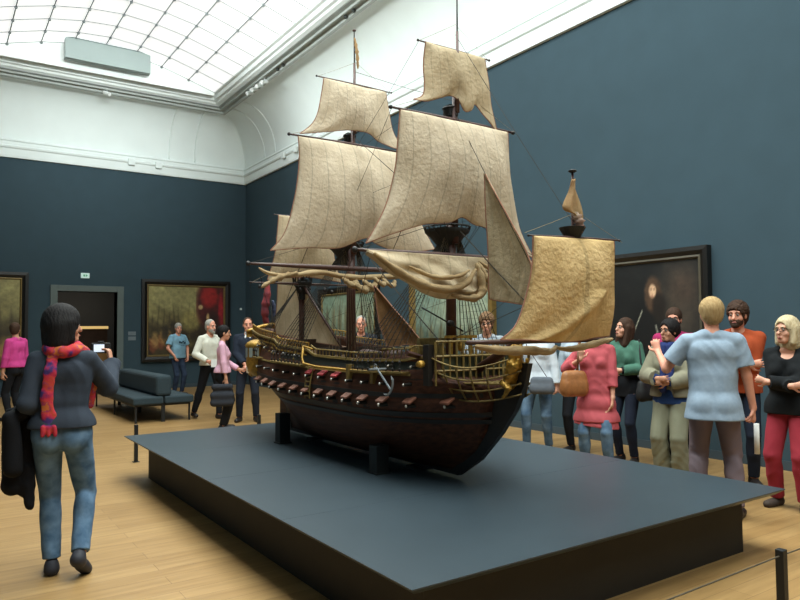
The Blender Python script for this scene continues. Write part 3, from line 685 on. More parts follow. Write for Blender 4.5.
def canvas_mat(name, c1, c2, seam=9, grime=(110, 84, 54), crinkle=.5):
    m = bpy.data.materials.new(name); m.use_nodes = True; nt = m.node_tree; b = nt.nodes['Principled BSDF']; N = nt.nodes.new
    tc = N('ShaderNodeTexCoord'); uv = N('ShaderNodeUVMap'); uv.uv_map = 'uv'
    n = N('ShaderNodeTexNoise'); n.inputs['Scale'].default_value = 5; n.inputs['Detail'].default_value = 8; nt.links.new(tc.outputs['Object'], n.inputs['Vector'])
    r = N('ShaderNodeValToRGB'); r.color_ramp.elements[0].position = .3; r.color_ramp.elements[1].position = .68; r.color_ramp.elements[0].color = (*lin(c2), 1); r.color_ramp.elements[1].color = (*lin(c1), 1)
    nt.links.new(n.outputs['Fac'], r.inputs[0])
    n2 = N('ShaderNodeTexNoise'); n2.inputs['Scale'].default_value = 1.7; n2.inputs['Detail'].default_value = 6; n2.inputs['Roughness'].default_value = .7; nt.links.new(tc.outputs['Object'], n2.inputs['Vector'])
    r2 = N('ShaderNodeValToRGB'); r2.color_ramp.elements[0].position = .55; r2.color_ramp.elements[1].position = .78; r2.color_ramp.elements[0].color = (0, 0, 0, 1); r2.color_ramp.elements[1].color = (.45, .45, .45, 1)
    nt.links.new(n2.outputs['Fac'], r2.inputs[0])
    mx = N('ShaderNodeMix'); mx.data_type = 'RGBA'; nt.links.new(r2.outputs[0], mx.inputs['Factor']); nt.links.new(r.outputs[0], mx.inputs['A']); mx.inputs['B'].default_value = (*lin(grime), 1)
    sx = N('ShaderNodeSeparateXYZ'); nt.links.new(uv.outputs[0], sx.inputs[0])
    ml = N('ShaderNodeMath'); ml.operation = 'MULTIPLY'; ml.inputs[1].default_value = seam; nt.links.new(sx.outputs[0], ml.inputs[0])
    fr_ = N('ShaderNodeMath'); fr_.operation = 'FRACT'; nt.links.new(ml.outputs[0], fr_.inputs[0])
    lt = N('ShaderNodeMath'); lt.operation = 'LESS_THAN'; lt.inputs[1].default_value = .07; nt.links.new(fr_.outputs[0], lt.inputs[0])
    m2 = N('ShaderNodeMath'); m2.operation = 'MULTIPLY'; m2.inputs[1].default_value = .28; nt.links.new(lt.outputs[0], m2.inputs[0])
    mx2 = N('ShaderNodeMix'); mx2.data_type = 'RGBA'; nt.links.new(m2.outputs[0], mx2.inputs['Factor']); nt.links.new(mx.outputs['Result'], mx2.inputs['A']); mx2.inputs['B'].default_value = (*lin(tuple(x*.62 for x in c2)), 1)
    nt.links.new(mx2.outputs['Result'], b.inputs['Base Color']); b.inputs['Roughness'].default_value = .95; b.inputs['Specular IOR Level'].default_value = .1
    n3 = N('ShaderNodeTexNoise'); n3.inputs['Scale'].default_value = 34; n3.inputs['Detail'].default_value = 6; nt.links.new(tc.outputs['Object'], n3.inputs['Vector'])
    bp = N('ShaderNodeBump'); bp.inputs['Strength'].default_value = crinkle; bp.inputs['Distance'].default_value = .02; nt.links.new(n3.outputs['Fac'], bp.inputs['Height']); nt.links.new(bp.outputs[0], b.inputs['Normal'])
    tr = N('ShaderNodeBsdfTranslucent'); nt.links.new(mx2.outputs['Result'], tr.inputs[0]); ms = N('ShaderNodeMixShader'); ms.inputs[0].default_value = .34
    out = nt.nodes['Material Output']; nt.links.new(b.outputs[0], ms.inputs[1]); nt.links.new(tr.outputs[0], ms.inputs[2]); nt.links.new(ms.outputs[0], out.inputs[0])
    return m
cv_pale = canvas_mat('pale sailcloth', (222, 206, 182), (200, 182, 156)); cv_mid = canvas_mat('aged sailcloth', (214, 196, 166), (190, 170, 138), 10)
cv_gold = canvas_mat('yellowed sailcloth', (226, 196, 144), (194, 162, 110), 2, (120, 88, 50), .75); cv_grey = canvas_mat('grey brown sailcloth', (206, 190, 160), (176, 158, 128), 6); cv_tan = canvas_mat('brown sailcloth', (160, 122, 82), (126, 92, 62), 8)
cv_roll = canvas_mat('furled sailcloth', (196, 172, 134), (160, 134, 98), 3)

ship = thing('ship_model', 'large wooden three-masted warship model with tan sails and gilded stern on the plinth', 'ship model', (SX, SY, SZ))
OFF = (0, SY, SZ)       # ship coordinates: x from the keel line (port +), y and z as in the room
def sb(mb, name, m, parent=None, **k):
    if parent is None or parent is ship: return mb.build(name, m, ship, off=OFF, **k)
    return mb.build(name, m, parent, off=OFF, **k)
def smooth(a, b, x): t = max(0, min(1, (x-a)/(b-a))); return t*t*(3-2*t)
def interp(x, T): return float(np.interp(x, [q[0] for q in T], [q[1] for q in T]))
def sheer(y): return interp(y, [(3.3, 1.33), (3.9, 1.32), (3.95, 1.30), (4.6, 1.285), (5.3, 1.30), (5.45, 1.345), (6.1, 1.385), (6.2, 1.43), (6.7, 1.475), (7.2, 1.54)])
def yfz(z): return interp(z, [(.46, 3.98), (.55, 3.80), (.66, 3.67), (.8, 3.57), (1.0, 3.50), (1.13, 3.49), (1.16, 3.72), (1.5, 3.74)])
def yaz(z): return interp(z, [(.46, 6.72), (.8, 6.80), (.92, 6.84), (1.05, 6.95), (1.15, 7.03), (1.55, 7.16)])
def bz(z): return interp(z, [(.46, .03), (.49, .10), (.53, .22), (.58, .31), (.66, .40), (.76, .465), (.88, .505), (1.0, .515), (1.12, .495), (1.25, .455), (1.40, .43), (1.6, .415)])
def HB(y, z):
    ya, yf = yaz(z), yfz(z); u = max(0, min(1, (y-yf)/(ya-yf)))
    lo_ = max(0, min(1, (z-.46)/.55)); pf = .42+.55*(1-lo_)*1.1; run = .26+.30*(1-lo_)
    fwd = min(1, (u/run)) ; fwd = (1-(1-fwd)**2.2)**(.62+.5*(1-lo_)); f0 = interp(z, [(1.10, 0), (1.16, .74)]); fwd = f0+(1-f0)*fwd
    tr = interp(z, [(.46, .02), (.80, .06), (.93, .25), (1.02, .62), (1.2, .72), (1.6, .62)]); aw = .32+.25*(1-lo_)
    a = min(1, (1-u)/aw); aft = tr+(1-tr)*(1-(1-a)**2.0)**(.9+.6*(1-lo_))
    return bz(z)*fwd*aft
def HP(y, z, o=0, s=-1): return (s*(HB(y, z)+o), y, z)
# hull shell
NU, NZ = 72, 30
def hull_side(s):
    rows = []
    for k in range(NZ+1):
        r = []
        for i in range(NU+1):
            u = i/NU; zz = .46+(sheer(3.45+u*3.7)-.46)*k/NZ; y = yfz(zz)+u*(yaz(zz)-yfz(zz)); r.append((s*HB(y, zz), y, zz))
        rows.append(r if s < 0 else r[::-1])
    return rows
mb = MB(); L_ = hull_side(-1); R_ = hull_side(1); mb.grid(L_); mb.grid(R_)
mb.grid([[L_[k][-1], R_[k][0]] for k in range(NZ+1)]); mb.grid([[L_[k][0], R_[k][-1]] for k in range(NZ+1)])
sb(mb, 'hull', hull_m, smooth=True, solid=.012)
mb = MB(); mb.grid([[(-HB(y, sheer(y)-.1)+.01, y, sheer(y)-.10), (HB(y, sheer(y)-.1)-.01, y, sheer(y)-.10)] for y in np.linspace(3.76, 7.1, 60)]); sb(mb, 'deck', deck_m)
# keel, stem and sternpost in one timber
mb = MB(); pr = [(6.80, .93), (6.86, .93), (6.80, .445), (3.9, .445), (3.66, .59), (3.44, .80), (3.30, .97), (3.21, 1.14), (3.17, 1.28), (3.24, 1.28), (3.32, 1.12), (3.52, 1.1), (3.56, .86), (3.72, .63), (3.98, .475), (6.7, .475)]
mb.add([(-.02, y, z) for y, z in pr]+[(.02, y, z) for y, z in pr], [tuple(range(15, -1, -1)), tuple(range(16, 32))]+[(k, (k+1) % 16, 16+(k+1) % 16, 16+k) for k in range(16)]); sb(mb, 'keel_and_stem', wale_m)
mb = MB().box((-.015, 6.84, .45), (.015, 7.0, 1.02)); sb(mb, 'rudder', hull_m)
# wales, mouldings
def strip(z_of, hgt, o, m, name, y0=3.52, y1=6.95, both=True, n=60):
    mb = MB()
    for s in ((-1, 1) if both else (-1,)):
        P = []
        for y in np.linspace(y0, y1, n):
            z = z_of(y); P.append([HP(y, z-hgt/2, .0, s), HP(y, z-hgt/2, o, s), HP(y, z+hgt/2, o, s), HP(y, z+hgt/2, 0, s)])
        mb.grid(P if s < 0 else P[::-1])
    return sb(mb, name, m, smooth=False)
gz1 = lambda y: .965+.02*((y-4.9)/1.4)**2 + (.02 if y > 6 else 0)*(y-6)
gz2 = lambda y: 1.115+.025*((y-4.7)/1.4)**2
strip(lambda y: gz1(y)-.065, .035, .016, wale_m, 'lower_wale'); strip(lambda y: gz1(y)-.115, .03, .014, wale_m, 'lower_wale')
strip(lambda y: gz1(y)+.07, .03, .013, wale_m, 'middle_wale')
strip(lambda y: gz1(y)+.0, .085, .004, mat('dull red strake', (86, 44, 38), .6, .2, 14, stretch=(4, .6, 4)), 'gun_strake', y0=3.55, y1=6.75)
strip(lambda y: gz2(y)+.0, .075, .004, wale_m, 'upper_gun_strake', y0=3.74, y1=6.9)
strip(lambda y: gz2(y)+.065, .014, .015, ochre_m, 'gilt_moulding', y0=3.9, y1=6.95)
strip(lambda y: sheer(y)-.01, .018, .02, ochre_m, 'cap_rail', y0=3.75, y1=7.1)
strip(lambda y: (gz2(y)+.065+sheer(y))/2, .10, .005, mat('black green topside', (30, 34, 28), .6, .3, 24), 'topside_panel', y0=3.75, y1=7.0)
strip(lambda y: 6.3 and sheer(y)-.055, .012, .014, gilt_m, 'gilt_moulding', y0=5.45, y1=7.05)
# channels with deadeyes
chan = {}
for nm, y0, y1 in (('fore', 3.92, 4.55), ('main', 5.42, 6.08), ('mizzen', 6.46, 6.85)):
    for s in (-1, 1):
        mb = MB(); P = []
        for y in np.linspace(y0, y1, 10):
            z = gz2(y)+.075; b = HB(y, z); P.append([(s*(b-.01), y, z), (s*(b+.075), y, z), (s*(b+.075), y, z+.012), (s*(b-.01), y, z+.012)])
        mb.grid(P if s < 0 else P[::-1]); mb.add(P[0], [(0, 1, 2, 3)]); mb.add(P[-1], [(3, 2, 1, 0)]); sb(mb, 'channel', ochre_m)
        chan[nm, s] = [(s*(HB(y, gz2(y)+.08)+.065), y, gz2(y)+.09) for y in np.linspace(y0+.03, y1-.03, 9 if nm != 'mizzen' else 6)]
        for p in chan[nm, s]:
            mb = MB(); mb.ball((p[0], p[1], p[2]+.012), (.008, .013, .014), 8, 5); mb.ball((p[0], p[1], p[2]+.062), (.008, .013, .014), 8, 5); mb.tube([(p[0], p[1]-.006, p[2]), (p[0], p[1]-.006, p[2]+.06)], .002, 4); mb.tube([(p[0], p[1]+.006, p[2]), (p[0], p[1]+.006, p[2]+.06)], .002, 4)
            sb(mb, 'deadeye_pair', block_m, smooth=True)
# guns
def gun(y, z, lid=True, size=1.0, s=-1, lidm=red_m):
    b = HB(y, z); mb = MB(); L_ = .075*size
    prof = [(0, .017), (.55, .014), (.9, .012), (.93, .017), (1.0, .016)]
    pts = [(s*(b-.03+(L_+.03)*q), y, z) for q, r in prof]
    for i in range(4): mb.tube([pts[i], pts[i+1]], prof[i][1]*size, 10, r1=prof[i+1][1]*size)
    g = sb(mb, 'cannon', gun_m, smooth=False)
    sb(MB().ball((s*(b+L_-.002), y, z), (.010, .0125*size, .0125*size), 8, 6), 'muzzle', muz_m, g, smooth=True)
    if lid:
        w = .046; hgt = .075; d = .055; b2 = HB(y, z+.05)
        mb = MB(); 
        p0 = (s*(b2+.002), z+.052); p1 = (s*(b2+.062), z+.016)
        mb.add([(p0[0], y-w, p0[1]), (p0[0], y+w, p0[1]), (p1[0], y+w, p1[1]), (p1[0], y-w, p1[1])]+[(p0[0], y-w, p0[1]+.012), (p0[0], y+w, p0[1]+.012), (p1[0], y+w, p1[1]+.012), (p1[0], y-w, p1[1]+.012)],
               [(3, 2, 1, 0), (4, 5, 6, 7), (0, 1, 5, 4), (1, 2, 6, 5), (2, 3, 7, 6), (3, 0, 4, 7)])
        sb(mb, 'gunport_lid', lidm)
        mb = MB(); mb.add([(s*(HB(y+dy, z+dz)+.007), y+dy, z+dz) for dy, dz in ((-w*.9, -.04), (w*.9, -.04), (w*.9, .045), (-w*.9, .045))], [(0, 1, 2, 3)] if s > 0 else [(3, 2, 1, 0)]); sb(mb, 'gunport', black_m)
# parent-offset fix: cannons are children of the ship, muzzles sub-parts of cannons (all meshes share the ship origin)
for k in range(13): gun(3.66+.235*k, gz1(3.66+.235*k))
for k in range(12): gun(3.90+.23*k, gz2(3.90+.23*k), size=.85, lid=(k in (4, 5, 6)), lidm=red_bul)
for k in range(5): gun(5.62+.24*k, (sheer(5.62+.24*k)+gz2(5.62+.24*k))/2+.045, size=.7, lid=False)
for y in (3.87, 4.1): gun(y, 1.245, size=.75, lid=False)

# rails and balustrades
def rail(y0, y1, dz, hgt, m, name, n, s=-1, bal=True, r=.007):
    mb = MB(); ys_ = np.linspace(y0, y1, n); top = [(s*(HB(y, sheer(y))), y, sheer(y)+dz+hgt) for y in ys_]; mb.tube(top, r, 6)
    if bal:
        for p, y in zip(top, ys_): mb.tube([(s*HB(y, sheer(y)), y, sheer(y)-.005), p], .005, 5)
    return sb(mb, name, m)
for s in (-1, 1):
    rail(3.77, 4.25, 0, .07, ochre_m, 'forecastle_rail', 12, s); rail(4.3, 5.4, 0, .045, ochre_m, 'waist_rail', 20, s)
    rail(5.45, 6.15, 0, .05, gilt_m, 'quarterdeck_rail', 16, s); rail(6.2, 7.1, 0, .055, gilt_m, 'poop_rail', 18, s)
    rail(5.45, 6.4, 0, .03, ochre_m, 'hammock_rail', 16, s, False, .006)
# beakhead: head rails sweeping down to the figurehead, with timbers
for s in (-1, 1):
    rows = []
    for k, (z0, z1, b0) in enumerate(((1.33, 1.30, .34), (1.24, 1.20, .32), (1.15, 1.12, .28), (1.06, 1.05, .22))):
        pts = []
        for q in np.linspace(0, 1, 14):
            y = 3.78-.56*q; pts.append((s*(b0*(1-q**1.6)+.035), y, z0+(z1-z0)*q-.075*math.sin(PI*q)*(1-.15*k)+.03*q*q))
        rows.append(pts); sb(MB().tube(pts, .010, 6, flat=.6), 'head_rail', ochre_m, smooth=True)
    mb = MB()
    for j in (1, 3, 5, 7, 9, 11): mb.tube([rows[k][j] for k in range(4)], .007, 5)
    sb(mb, 'head_timbers', ochre_m, smooth=True)
mb = MB()
ysb = np.linspace(3.28, 3.68, 10)
for y in ysb: mb.tube([(-.28*((y-3.2)/.48), y, 1.14), (.28*((y-3.2)/.48), y, 1.14)], .006, 5)
for q in np.linspace(-1, 1, 7): mb.tube([(q*.05, 3.26, 1.14), (q*.28, 3.68, 1.14)], .006, 5)
sb(mb, 'beakhead_grating', ochre_m)
mb = MB(); nb = 14
for q in np.linspace(-.36, .36, nb): mb.tube([(q, 3.675+.03*(q/.36)**2, 1.12), (q, 3.675+.03*(q/.36)**2, 1.42)], .008, 5)
for z in (1.22, 1.32, 1.42): mb.tube([(q, 3.675+.03*(q/.36)**2, z) for q in np.linspace(-.36, .36, nb)], .009, 5)
sb(mb, 'beakhead_bulkhead_rail', ochre_m)
sb(MB().box((-.30, 3.695, 1.1), (.30, 3.72, 1.33)), 'beakhead_bulkhead', mat('dark green bulkhead', (48, 52, 34), .6, .3, 20))
# figurehead: gilded lion rearing against the stem
A = Sdf(); A.cap((0, 3.20, 1.10), (0, 3.13, 1.27), .045, .052, k=.03); A.cap((0, 3.13, 1.27), (0, 3.10, 1.37), .05, .04, k=.03); A.ell((0, 3.075, 1.395), (.034, .042, .036), k=.02); A.ell((0, 3.12, 1.375), (.055, .04, .06), k=.015); A.ell((0, 3.035, 1.385), (.018, .022, .018), k=.01)
for q in (-1, 1):
    A.cap((q*.04, 3.12, 1.29), (q*.045, 3.05, 1.25), .018, .014, k=.015); A.cap((q*.045, 3.05, 1.25), (q*.035, 3.04, 1.31), .014, .014, k=.01); A.cap((q*.045, 3.20, 1.12), (q*.05, 3.13, 1.08), .028, .02, k=.02); A.cap((q*.05, 3.13, 1.08), (q*.045, 3.20, 1.00), .018, .013, k=.012); A.ell((q*.03, 3.09, 1.43), (.01, .008, .014), k=.006)
P_, F_ = A.mesh(.0065, lambda X, Y, Z: .004*np.sin(X*90)*np.sin(Y*80)*np.sin(Z*95)); P_ = (P_-np.array([0, 3.1, 1.2]))*np.array([1.1, .8, .80])+np.array([-.045, 3.245, 1.215])-np.array([0, SY, SZ]); link('figurehead', mesh_from('figurehead', P_, F_), gilt_m, ship, True)
# cathead, anchor, bow crest
for s in (-1, 1): sb(MB().tube([(s*.30, 3.90, 1.30), (s*.56, 3.76, 1.35)], .018, 4), 'cathead', spar_m)
def anchor(x, y, z, tilt):
    mb = MB(); a = Vector((x, y, z)); d = Vector((0, math.sin(tilt), math.cos(tilt))); e = Vector((0, math.cos(tilt), -math.sin(tilt))); 
    mb.tube([a-d*.11, a+d*.13], .007, 6); mb.tube([a-d*.11+e*.075*math.sin(q)+d*.05*(1-math.cos(q)) for q in np.linspace(-1.2, 1.2, 11)], .008, 6, r1=.008)
    for q in (-1, 1): p = a-d*.11+e*.075*math.sin(q*1.2)+d*.05*(1-math.cos(1.2)); mb.add([p+Vector((.012, 0, 0)), p-Vector((.012, 0, 0)), p+d*.035+e*q*.012], [(0, 1, 2), (2, 1, 0)])
    mb.tube([a+d*.11+Vector((-.07, 0, 0)), a+d*.11+Vector((.07, 0, 0))], .009, 6); mb.tube([a+d*(.145+.015*math.cos(q))+e*.015*math.sin(q) for q in np.linspace(0, 2*PI, 11)], .003, 5)
    return sb(mb, 'anchor', mat('silvery iron', (150, 156, 160), .35, .1, 20, metal=.6))
anchor(-.60, 3.98, 1.16, .9)
mb = MB(); mb.box((-HB(3.78, 1.2)-.02, 3.73, 1.12), (-HB(3.78, 1.2)+.03, 3.79, 1.40)); sb(mb, 'bow_timber_head', wale_m)
mb = MB(); mb.lathe([(.0, 0), (.03, .012), (.035, .03), (.02, .05), (0, .055)], (-HB(3.8, 1.27)-.05, 3.79, 1.24), 10); sb(mb, 'gilt_cathead_mask', gilt_m, smooth=True)
# stern: quarter gallery, transom, taffrail, lanterns
for s in (-1, 1):
    mb = MB(); mb.lathe([(.012, -.17), (.06, -.155), (.105, -.10), (.13, -.03), (.12, .02), (.13, .03), (.128, .14), (.137, .16), (.11, .19), (.06, .215), (.012, .22)], (s*.385, 6.72, 1.20), 18); g = sb(mb, 'quarter_gallery', gilt_m, smooth=True)
    mb = MB()
    for k in range(9):
        t_ = -.6+PI*k/8*1.25 if s > 0 else PI-.6+PI*k/8*1.25-.3; mb.add([(s*.385+.135*math.cos(t_+d), 6.72+.135*math.sin(t_+d), 1.20+z) for d, z in ((-.155, .037), (.155, .037), (.155, .134), (-.155, .134))], [(0, 1, 2, 3), (3, 2, 1, 0)])
    sb(mb, 'gallery_window', mat('pale horn glass', (206, 214, 208), .25, .1, 10), g)
    mb = MB()
    for k in range(10): q = rng.rand(3); mb.ball((s*(.38+.08*q[0]), 6.66+.24*q[1], 1.04+.06*q[2]), (.02, .028, .02), 8, 5)
    sb(mb, 'gallery_carving', gilt_m, g, smooth=True)
mb = MB(); tp = []
for q in np.linspace(-1, 1, 25):
    b = HB(7.14, 1.5)+.05; tp.append((q*b, 7.18-.0*abs(q), 1.50+.075*math.cos(q*PI/2)))
mb.tube(tp, .022, 8); mb.grid([[(p[0], 7.17, 1.44) for p in tp], [(p[0], 7.19, p[2]) for p in tp]]); mb.grid([[(p[0], 7.21, 1.44) for p in tp][::-1], [(p[0], 7.21, p[2]) for p in tp][::-1]]); sb(mb, 'taffrail', gilt_m, smooth=True)
mb = MB()
for k in range(26):
    q = rng.rand(3); mb.ball((-.30+.6*q[0], 7.18+.02*q[1], 1.12+.4*q[2]), (.025+.02*q[1], .02, .03+.015*q[0]), 8, 5)
sb(mb, 'transom_carving', gilt_m, smooth=True)
for x in (.12,):
    mb = MB().lathe([(.008, 0), (.02, .02), (.035, .03), (.042, .10), (.03, .12), (.012, .14), (.006, .17)], (x, 7.24, 1.52), 8); l_ = sb(mb, 'stern_lantern', gilt_m); sb(MB().tube([(x, 7.18, 1.45), (x, 7.24, 1.53)], .008, 5), 'lantern_bracket', gilt_m, l_)
# gilded carving along the topsides aft
mb = MB()
for k in range(46):
    y = 5.5+1.45*rng.rand(); z = sheer(y)-.03-.12*rng.rand(); p = HP(y, z, .008); mb.ball(p, (.008, .012+.008*rng.rand(), .009+.006*rng.rand()), 6, 4)
sb(mb, 'topside_carving', mat('dull gilding', (120, 98, 48), .5, .3, 30, metal=.4), smooth=True)
# boarding ladder and gangway fender frame
yl = 5.28
mb = MB()
for d in (-.045, .045): mb.tube([HP(yl+d, z, .03) for z in np.linspace(.93, 1.20, 6)], .006, 5)
for z in np.linspace(.95, 1.19, 7): mb.tube([HP(yl-.045, z, .03), HP(yl+.045, z, .03)], .006, 5)
sb(mb, 'side_ladder', ochre_m)
mb = MB(); mb.tube([HP(5.44, 1.37, .06), HP(5.42, 1.27, .07), HP(5.36, 1.22, .07), HP(5.15, 1.20, .05), HP(4.3, 1.19, .03)], .011, 6); mb.tube([HP(5.52, 1.33, .04), HP(5.44, 1.37, .06), HP(5.3, 1.345, .04)], .009, 5); sb(mb, 'entry_port_rail', gilt_m, smooth=True)
for y in (4.28, 4.62): sb(MB().box((-HB(y, 1.18)-.05, y-.02, 1.11), (-HB(y, 1.18), y+.02, 1.24)), 'rail_bracket', ochre_m)
# deck furniture
sb(MB().box((-.12, 4.35, 1.17), (.12, 4.62, 1.26)).box((-.14, 4.33, 1.24), (.14, 4.64, 1.255)), 'hatch_coaming', spar_m, bevel=.004)
sb(MB().box((-.1, 3.86, 1.22), (-.085, 3.875, 1.44)).box((.085, 3.86, 1.22), (.1, 3.875, 1.44)).box((-.13, 3.84, 1.44), (.13, 3.90, 1.46)).ball((0, 3.87, 1.38), (.03, .03, .04)), 'belfry', gilt_m)
sb(MB().box((-.16, 4.16, 1.30), (.16, 4.2, 1.44)), 'forecastle_break', mat('gilt break panel', (120, 104, 56), .6, .35, 26))
A = Sdf(); A.cap((0, 4.72, 1.29), (0, 5.2, 1.29), .085, .075, k=.02, flat=((0, 0, 1), 1.5)); A.ell((0, 4.96, 1.345), (.07, .26, .05), k=.01, op='s'); P_, F_ = A.mesh(.01); link('ship_boat', mesh_from('ship_boat', P_-np.array([0, SY, SZ]), F_), spar_m, ship, True)
sb(MB().box((-.33, 5.5, 1.28), (.33, 5.52, 1.35)), 'quarterdeck_bulkhead', mat('dark brown joinery', (50, 34, 24), .6, .3, 24)); sb(MB().box((-.3, 6.18, 1.3), (.3, 6.2, 1.42)), 'poop_bulkhead', MATS['dark brown joinery'])
for k in range(8):
    y = 4.35+.12*k; sb(MB().lathe([(.012, 0), (.014, .05), (.02, .07), (.016, .10), (.004, .115)], (-HB(y, sheer(y))+.04, y, sheer(y)-.06), 8), 'belaying_post', block_m)

# ---- masts, tops, yards
MAST = {}
def mast(name, y, rake, zb, zt, z2, z3, z4, r):
    """lower mast to zt, topmast to z2, topgallant to z3, flagpole to z4"""
    Y = lambda z: y+rake*(z-1.3)
    m_ = sb(MB().tube([(0, Y(zb), zb), (0, Y(zt), zt)], r, 12, r1=r*.8), name, mast_m, smooth=True)
    sb(MB().tube([(0, Y(zt)-.05, zt-.22), (0, Y(z2)-.05, z2)], r*.6, 10, r1=r*.42), 'topmast', mast_m, m_, smooth=True)
    sb(MB().tube([(0, Y(z2)-.085, z2-.16), (0, Y(z3)-.085, z3)], r*.36, 8, r1=r*.25), 'topgallant_mast', mast_m, m_, smooth=True)
    sb(MB().tube([(0, Y(z3)-.085, z3-.05), (0, Y(z4)-.085, z4)], r*.17, 6, r1=r*.1), 'flagpole', top_m, m_)
    MAST[name] = (Y, r); return m_
def fight_top(parent, y, z, r, name='fighting_top', h=.10):
    mb = MB(); mb.lathe([(r*.35, -.16), (r*.42, -.10), (r*.75, -.03), (r*.96, 0), (r, .015), (r, .025), (r*.55, .03)], (0, y, z), 20)
    t_ = sb(mb, name, top_m, parent, smooth=False); mb = MB()
    for k in range(20): a = 2*PI*k/20; mb.tube([(r*.98*math.cos(a), y+r*.98*math.sin(a), z+.02), (r*1.02*math.cos(a), y+r*1.02*math.sin(a), z+h)], .005, 4)
    mb.tube([(r*1.02*math.cos(a), y+r*1.02*math.sin(a), z+h) for a in np.linspace(0, 2*PI, 25)], .008, 5); sb(mb, 'top_railing', top_m, t_)
    mb = MB().box((-.04, y-.04, z-.03), (.04, y+.04, z+.05)); sb(mb, 'mast_cap', top_m, t_)
fm = mast('foremast', 3.985, -.012, 1.18, 2.36, 3.27, 3.72, 4.25, .042); fight_top(fm, 4.02, 2.225, .17, h=.045); fight_top(fm, 3.96, 3.13, .055, 'crosstrees', .03)
mm = mast('main_mast', 5.46, .0, 1.18, 2.42, 3.48, 3.98, 4.28, .046); fight_top(mm, 5.56, 2.28, .17, h=.045); fight_top(mm, 5.47, 3.29, .055, 'crosstrees', .03)
mz = mast('mizzen_mast', 6.48, .03, 1.25, 2.10, 2.74, 2.9, 3.1, .032); fight_top(mz, 6.47, 1.99, .10)
sb(MB().ball((0, 5.375, 4.29), (.018, .018, .012), 8, 5), 'mast_truck', spar_m, mm, smooth=True)
def yard(y, z, w, r, name='yard', m=None, dz=0):
    P = [(w*q, y, z+dz*q) for q in np.linspace(-1, 1, 13)]
    o_ = sb(MB().tube(P, lambda t: r*(1-.55*abs(2*t-1)**1.6), 8), name, m or spar_m, smooth=True)
    sb(MB().ball(P[0], r*.9, 8, 5).ball(P[-1], r*.9, 8, 5), 'yardarm_block', block_m, o_, smooth=True); return o_
yard(3.90, 3.585, .34, .011, 'topgallant_yard'); yard(3.90, 3.055, .58, .018, 'topsail_yard'); yard(3.86, 2.035, .90, .024, 'lower_yard')
yard(5.36, 3.775, .40, .011, 'topgallant_yard'); yard(5.38, 3.215, .66, .018, 'topsail_yard'); yard(5.36, 2.065, 1.04, .024, 'lower_yard')
yard(6.42, 1.99, .60, .013, 'crossjack_yard'); yard(6.42, 2.69, .34, .010, 'topsail_yard')
# bowsprit with sprit topmast
bs = sb(MB().tube([(0, 3.95, 1.10), (0, 3.20, 1.45), (0, 2.72, 1.66)], .034, 10, r1=.022), 'bowsprit', mast_m, smooth=True)
sb(MB().tube([(-.0, 2.80, 1.62), (0, 2.79, 2.45)], .016, 8, r1=.007), 'sprit_topmast', mast_m, bs, smooth=True)
mb = MB().lathe([(.02, -.07), (.045, -.05), (.075, 0), (.08, .012), (.03, .02)], (0, 2.80, 2.10), 14); sb(mb, 'sprit_top', top_m, bs); sb(MB().ball((0, 2.79, 2.455), (.028, .028, .010), 10, 5), 'mast_truck', top_m, bs, smooth=True)
mb = MB()
for a in np.linspace(0, 2*PI, 10)[:-1]: mb.tube([(.07*math.cos(a), 2.80+.07*math.sin(a), 2.11), (.035*math.cos(a), 2.80+.035*math.sin(a), 2.02)], .003, 4)
sb(mb, 'sprit_shrouds', rope_m, bs)
yard(2.77, 2.045, .40, .010, 'sprit_topsail_yard', dz=.012); o_ = sb(MB().tube([(x_, 2.82, 1.43) for x_ in np.linspace(-.82, .34, 9)], .013, 8), 'spritsail_yard', spar_m, smooth=True)

